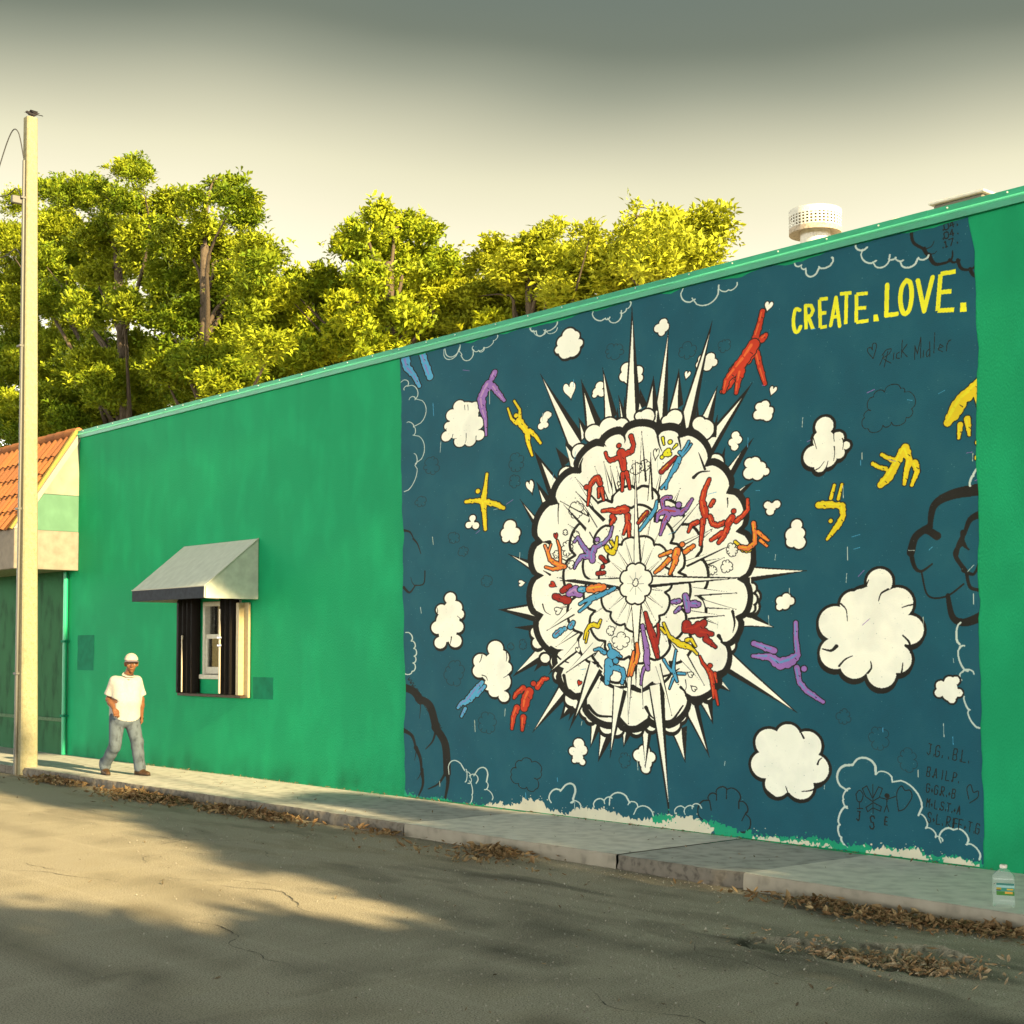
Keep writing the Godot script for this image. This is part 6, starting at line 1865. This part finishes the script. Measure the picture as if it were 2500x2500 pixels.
func build_person() -> void:
	var o := Vector3(-19.5, 0.11, 1.14)
	var man := thing("person", "man in white shirt, faded jeans and pale cap walking along the pavement", "person", o)
	var skin := worn(lin(0.17, 0.075, 0.035), 0.5, 0.85, 0.1, Vector3.ONE * 6, 150)
	var neck := V(0.10, 1.40, -0.03)
	var head := V(0.165, 1.565, -0.045)
	var f := V(0.93, -0.10, 0.34).normalized()                            # where the face looks
	var s := V(-f.z, 0, f.x).normalized()                                 # towards the street side of the face
	var u := s.cross(f) * -1.0
	if u.y < 0.0: u = -u
	var sR := V(0.04, 1.325, 0.14)
	var sL := V(0.10, 1.325, -0.165)
	var eR := V(-0.03, 1.07, 0.188)
	var wR := V(0.165, 0.945, 0.21)
	var eL := V(0.085, 1.06, -0.24)
	var wL := V(0.075, 0.835, -0.255)
	var hR := V(0.03, 0.80, 0.09)
	var hL := V(0.06, 0.80, -0.11)
	var kR := V(0.03, 0.43, 0.12)
	var kL := V(0.16, 0.44, -0.155)
	var aR := V(-0.26, 0.115, 0.13)
	var aL := V(0.15, 0.09, -0.20)
	var arms := [[sR, 0.058, eR, 0.043], [eR, 0.046, eR.lerp(wR, 0.35), 0.044], [eR.lerp(wR, 0.35), 0.044, wR, 0.028], [sL, 0.058, eL, 0.043], [eL, 0.046, eL.lerp(wL, 0.35), 0.044], [eL.lerp(wL, 0.35), 0.044, wL, 0.028]]
	var trunk := [[V(0.05, 0.84, 0.05), 0.13, V(0.09, 1.05, 0.045), 0.145], [V(0.05, 0.84, -0.07), 0.13, V(0.09, 1.05, -0.055), 0.145], [V(0.09, 1.05, 0.045), 0.14, V(0.075, 1.27, 0.09), 0.10], [V(0.09, 1.05, -0.055), 0.14, V(0.095, 1.27, -0.11), 0.10], [V(0.09, 1.28, -0.01), 0.09, neck, 0.058], [neck, 0.056, head - u * 0.05, 0.058]]
	var legs := [[hR, 0.095, kR, 0.065], [kR, 0.062, kR.lerp(aR, 0.35), 0.060], [kR.lerp(aR, 0.35), 0.060, aR, 0.038], [hL, 0.095, kL, 0.065], [kL, 0.062, kL.lerp(aL, 0.35), 0.060], [kL.lerp(aL, 0.35), 0.060, aL, 0.038]]
	var body := flesh(arms + trunk + legs, 0.03, 0.013)
	# head with brow, nose, lips, chin, cheeks and ears, and the two hands, on finer grids of their own
	var h := [[head + u * 0.035 - f * 0.015, 0.088, head + u * 0.02 - f * 0.03, 0.086], [head - u * 0.02 + f * 0.02, 0.066, head - u * 0.055 + f * 0.035, 0.050], [head - u * 0.095 + f * 0.060, 0.022, head - u * 0.095 + f * 0.052, 0.028],
		[head + u * 0.022 + f * 0.074 - s * 0.028, 0.015, head + u * 0.022 + f * 0.074 + s * 0.028, 0.015], [head + u * 0.012 + f * 0.086, 0.009, head - u * 0.022 + f * 0.104, 0.013], [head - u * 0.024 + f * 0.092 - s * 0.014, 0.010, head - u * 0.024 + f * 0.092 + s * 0.014, 0.010],
		[head - u * 0.052 + f * 0.084 - s * 0.018, 0.008, head - u * 0.052 + f * 0.084 + s * 0.018, 0.008], [head - u * 0.064 + f * 0.082 - s * 0.015, 0.008, head - u * 0.064 + f * 0.082 + s * 0.015, 0.008],
		[head - u * 0.018 + f * 0.050 - s * 0.045, 0.026, head - u * 0.03 + f * 0.050 - s * 0.040, 0.022], [head - u * 0.018 + f * 0.050 + s * 0.045, 0.026, head - u * 0.03 + f * 0.050 + s * 0.040, 0.022],
		[head + u * 0.012 - f * 0.005 - s * 0.085, 0.016, head - u * 0.025 + f * 0.0 - s * 0.082, 0.012], [head + u * 0.012 - f * 0.005 + s * 0.085, 0.016, head - u * 0.025 + f * 0.0 + s * 0.082, 0.012], [head - u * 0.06, 0.055, neck, 0.056]]
	var parts := [body, flesh(h, 0.014, 0.005)]
	for side in 2:
		var w: Vector3 = wR if side == 0 else wL
		var d: Vector3 = V(0.62, -0.70, -0.10).normalized() if side == 0 else V(0.0, -1.0, -0.06).normalized()
		var across: Vector3 = V(0.10, 0.20, -0.95).normalized() if side == 0 else V(0.95, 0, 0.25).normalized()     # from little finger to forefinger
		var palm := d.cross(across).normalized() * (-1.0 if side == 0 else 1.0)
		var hand := [[w, 0.027, w + d * 0.03, 0.027], [w + d * 0.03 - across * 0.018, 0.018, w + d * 0.085 - across * 0.028, 0.015], [w + d * 0.03 + across * 0.012, 0.020, w + d * 0.09 + across * 0.026, 0.016], [w + d * 0.06 - across * 0.01, 0.018, w + d * 0.085, 0.016]]
		for k in 4:
			var base: Vector3 = w + d * (0.088 + 0.006 * (1 - absi(k - 2))) + across * (-0.030 + 0.020 * k)
			var ln_: float = [0.058, 0.070, 0.076, 0.068][k]
			var curl: float = 0.5 + 0.12 * (3 - k)
			var p1: Vector3 = base + (d * cos(curl) + palm * sin(curl)) * ln_ * 0.45
			var p2: Vector3 = p1 + (d * cos(curl * 2.1) + palm * sin(curl * 2.1)) * ln_ * 0.32
			var p3: Vector3 = p2 + (d * cos(curl * 2.9) + palm * sin(curl * 2.9)) * ln_ * 0.25
			hand += [[base - d * 0.02, 0.0095, p1, 0.009], [p1, 0.009, p2, 0.008], [p2, 0.008, p3, 0.007]]
		var t0 := w + d * 0.028 + across * 0.026
		var t1 := t0 + (d * 0.7 + across * 0.6 + palm * 0.35).normalized() * 0.034
		var t2 := t1 + (d * 0.9 + across * 0.1 + palm * 0.4).normalized() * 0.028
		hand += [[t0, 0.014, t1, 0.011], [t1, 0.011, t2, 0.008]]
		parts.append(flesh(hand, 0.006, 0.004))
	var join := SurfaceTool.new()
	for p in parts: join.append_from(p, 0, Transform3D.IDENTITY)
	obj("body", join.commit(), skin, man)
	for k in [-1.0, 1.0]:
		var e := MB.new()
		e.lathe(PackedVector2Array([Vector2(0.001, -0.011), Vector2(0.008, -0.008), Vector2(0.011, 0.0), Vector2(0.008, 0.008), Vector2(0.001, 0.011)]), head + u * 0.004 + f * 0.074 + s * 0.032 * k, 10)
		var eye := obj("eye", e.done(), mat(lin(0.45, 0.40, 0.34), 0.2), man)
		e = MB.new()
		e.lathe(PackedVector2Array([Vector2(0.001, -0.006), Vector2(0.006, 0.0), Vector2(0.001, 0.006)]), head + u * 0.003 + f * 0.083 + s * 0.032 * k, 8)
		obj("pupil", e.done(), mat(lin(0.01, 0.008, 0.006), 0.2), eye)
	# loose white shirt with short sleeves and a rounded hem
	var cloth := worn(lin(0.38, 0.37, 0.34), 0.9, 0.92, 0.03, Vector3.ONE * 2, 152, 2.2, 0.02)
	var sh := []
	for t in trunk.slice(0, 4): sh.append([t[0], t[1] + 0.018, t[2], t[3] + 0.022])
	sh += [[V(0.03, 0.72, 0.06), 0.15, V(0.05, 0.9, 0.05), 0.155], [V(0.055, 0.72, -0.09), 0.15, V(0.05, 0.9, -0.07), 0.155], [V(0.085, 1.30, 0.06), 0.085, V(0.09, 1.30, -0.09), 0.085], [sR, 0.078, sR.lerp(eR, 0.75), 0.082], [sL, 0.078, sL.lerp(eL, 0.75), 0.082], [sR.lerp(eR, 0.75), 0.082, sR.lerp(eR, 1.1), 0.08], [sL.lerp(eL, 0.75), 0.082, sL.lerp(eL, 1.1), 0.08]]
	var dR := (eR - sR).normalized()
	var dL := (eL - sL).normalized()
	var lR := (eR - sR).length() * 0.80
	var lL := (eL - sL).length() * 0.80
	var crease := FastNoiseLite.new()
	crease.frequency = 4.5
	var shirt_cut := func(p: Vector3) -> float:
		var hem := 0.755 + 1.6 * pow(absf(p.z + 0.01), 2.0) + 0.02 * (1.0 if p.x < 0.02 else 0.0)
		var c := hem - p.y
		if p.z > 0.185 or p.y > 1.02 and p.z > 0.16: c = maxf(c, (p - sR).dot(dR) - lR)
		if p.z < -0.215: c = maxf(c, (p - sL).dot(dL) - lL)
		c = maxf(c, (p - (neck + V(0.02, 0.035, 0))).dot(V(-0.25, 1.0, 0).normalized()) + 0.0)
		return c
	var shirt := obj("shirt", flesh(sh, 0.03, 0.011, shirt_cut), cloth, man)
	var col := MB.new()
	var ring := []
	for k in 3:
		var row := []
		for i in 20:
			var t := -TAU * i / 20.0
			var r: float = [0.066, 0.068, 0.094][k]
			row.append(neck + V(0.012 + cos(t) * r, [-0.03, 0.035, 0.004][k] - 0.022 * cos(t), sin(t) * r))
		ring.append(row)
	col.smooth_grid(ring, true)
	obj("collar", col.done(), cloth, shirt)
	# faded jeans, fuller at thigh and ankle, bunched at the knee and hem
	var denim := worn(lin(0.095, 0.12, 0.145), 0.9, 0.55, 0.012, Vector3(2.0, 1.0, 2.0), 155, 1.0, 0.04)
	var j := [[V(0.05, 0.84, 0.04), 0.145, V(0.05, 0.80, 0.05), 0.145], [V(0.06, 0.84, -0.06), 0.145, V(0.06, 0.80, -0.07), 0.145]]
	for l in [[hR, kR, aR], [hL, kL, aL]]:
		j += [[l[0], 0.115, l[1], 0.084], [l[1], 0.084, l[1].lerp(l[2], 0.4), 0.082], [l[1].lerp(l[2], 0.4), 0.082, l[2] + V(0, 0.02, 0), 0.074], [l[1] + V(0.01, 0.035, 0.0), 0.086, l[1] + V(0.012, 0.03, 0.0), 0.086], [l[1] + V(-0.01, -0.03, 0.0), 0.085, l[1] + V(-0.012, -0.035, 0.0), 0.085], [l[2] + V(0, 0.06, 0), 0.079, l[2] + V(0.002, 0.055, 0), 0.079], [l[2] + V(0.012, 0.015, 0), 0.080, l[2] + V(0.012, 0.005, 0), 0.080]]
	var jeans_cut := func(p: Vector3) -> float: return maxf(0.055 - p.y, p.y - 0.90) + crease.get_noise_3d(p.x * 3.0, p.y * 9.0 + p.x * 5.0, p.z * 3.0) * 0.0
	obj("jeans", flesh(j, 0.014, 0.011, jeans_cut), denim, man)
	var leather := worn(lin(0.07, 0.040, 0.02), 0.5, 0.7, 0.05, Vector3.ONE * 5, 158)
	for l in [[aR, V(0.95, 0, 0.20)], [aL, V(0.96, 0, -0.16)]]:
		var a: Vector3 = l[0]
		var d: Vector3 = (l[1] as Vector3).normalized()
		var g := Vector3(a.x, 0.0, a.z)
		var shoe_cut := func(p: Vector3) -> float: return 0.004 - p.y
		var shoe := obj("shoe", flesh([[g - d * 0.05 + V(0, 0.045, 0), 0.046, g + d * 0.06 + V(0, 0.045, 0), 0.050], [g + d * 0.06 + V(0, 0.035, 0), 0.050, g + d * 0.19 + V(0, 0.025, 0), 0.036], [g - d * 0.02 + V(0, 0.07, 0), 0.045, g + d * 0.03 + V(0, 0.07, 0), 0.045]], 0.02, 0.009, shoe_cut), leather, man)
		obj("sole", flesh([[g - d * 0.05 + V(0, 0.006, 0), 0.047, g + d * 0.08 + V(0, 0.006, 0), 0.052], [g + d * 0.08 + V(0, 0.006, 0), 0.052, g + d * 0.195 + V(0, 0.008, 0), 0.036]], 0.01, 0.009, func(p: Vector3) -> float: return maxf(p.y - 0.022, 0.001 - p.y)), mat(lin(0.03, 0.025, 0.02), 0.8), shoe)
	# baseball cap
	var hat := worn(lin(0.42, 0.38, 0.32), 0.9, 0.9, 0.03, Vector3.ONE * 4, 160)
	var cc := head + u * 0.048 - f * 0.018
	var cap_cut := func(p: Vector3) -> float: return 0.0 - (p - (head + u * 0.058)).dot((u + f * 0.02).normalized())
	var cap := obj("cap", flesh([[cc + f * 0.02, 0.093, cc - f * 0.02, 0.091], [cc + u * 0.02, 0.082, cc + u * 0.021, 0.082]], 0.03, 0.006, cap_cut), hat, man)
	var br := MB.new()
	for lay in [0.004, -0.004]:
		var rows := []
		for k in 5:
			var row := []
			for i in 13:
				var t := lerpf(-1.25, 1.25, i / 12.0)
				var r := 0.088 + (0.068 * cos(t * 0.95)) * k / 4.0
				row.append(head + u * (0.064 - 0.016 * k / 4.0 - 0.012 * t * t + lay) + f * (cos(t) * r) + s * (sin(t) * r * 0.98))
			rows.append(row)
		if lay < 0: rows.reverse()
		br.smooth_grid(rows)
	obj("brim", br.done(), worn(lin(0.22, 0.18, 0.21), 0.9, 0.9, 0.03, Vector3.ONE * 4, 162), cap)

func build_jug() -> void:
	var at := Vector3(-5.57, 0.112, 1.43)
	var j := thing("water_jug", "clear plastic gallon water jug with white cap left on the pavement", "water jug", at)
	j.rotation.y = 0.5
	var plastic := mat(Color(0.86, 0.93, 0.90, 0.15), 0.08)
	plastic.transparency = BaseMaterial3D.TRANSPARENCY_ALPHA
	var b := MB.new()
	var prof := [[0.0, 0.055], [0.004, 0.072], [0.03, 0.075], [0.05, 0.071], [0.07, 0.075], [0.16, 0.075], [0.17, 0.071], [0.185, 0.075], [0.205, 0.072], [0.225, 0.058], [0.245, 0.034], [0.252, 0.022], [0.262, 0.021]]
	var rows := []
	for q in prof:
		var row := []
		for i in 24:
			var t := -TAU * i / 24.0
			var sq: float = pow(pow(absf(cos(t)), 5.0) + pow(absf(sin(t)), 5.0), -0.2) if q[1] > 0.05 else 1.0
			row.append(Vector3(cos(t) * q[1] * sq, q[0], sin(t) * q[1] * sq))
		rows.append(row)
	b.smooth_grid(rows, true)
	obj("bottle", b.done(), plastic, j)
	b = MB.new()
	b.lathe(PackedVector2Array([Vector2(0.024, 0.258), Vector2(0.025, 0.262), Vector2(0.025, 0.278), Vector2(0.022, 0.281), Vector2(0.001, 0.281)]), Vector3.ZERO, 20)
	obj("cap", b.done(), mat(lin(0.72, 0.66, 0.58), 0.5), j)
	var lab := Image.create(256, 128, false, Image.FORMAT_RGB8)
	lab.fill(Color(0.55, 0.72, 0.70))
	lab.fill_rect(Rect2i(0, 0, 256, 22), Color(0.10, 0.42, 0.38))
	lab.fill_rect(Rect2i(0, 48, 256, 34), Color(0.08, 0.50, 0.42))
	lab.fill_rect(Rect2i(0, 46, 70, 22), Color(0.62, 0.55, 0.08))
	lab.fill_rect(Rect2i(0, 68, 60, 12), Color(0.05, 0.16, 0.25))
	lab.fill_rect(Rect2i(0, 84, 256, 44), Color(0.16, 0.45, 0.05))
	lab.fill_rect(Rect2i(150, 56, 90, 16), Color(0.75, 0.62, 0.15))
	lab.fill_rect(Rect2i(120, 88, 110, 22), Color(0.80, 0.58, 0.18))
	var lm := mat(Color.WHITE, 0.4)
	lm.albedo_texture = ImageTexture.create_from_image(lab)
	b = MB.new()
	b.quad(Vector3(-0.045, 0.082, 0.0765), Vector3(0.072, 0.082, 0.0765), Vector3(0.072, 0.165, 0.0765), Vector3(-0.045, 0.165, 0.0765))
	b.u = PackedVector2Array([Vector2(0, 1), Vector2(1, 0), Vector2(1, 1), Vector2(0, 1), Vector2(0, 0), Vector2(1, 0)])
	obj("label", b.done(), lm, j)
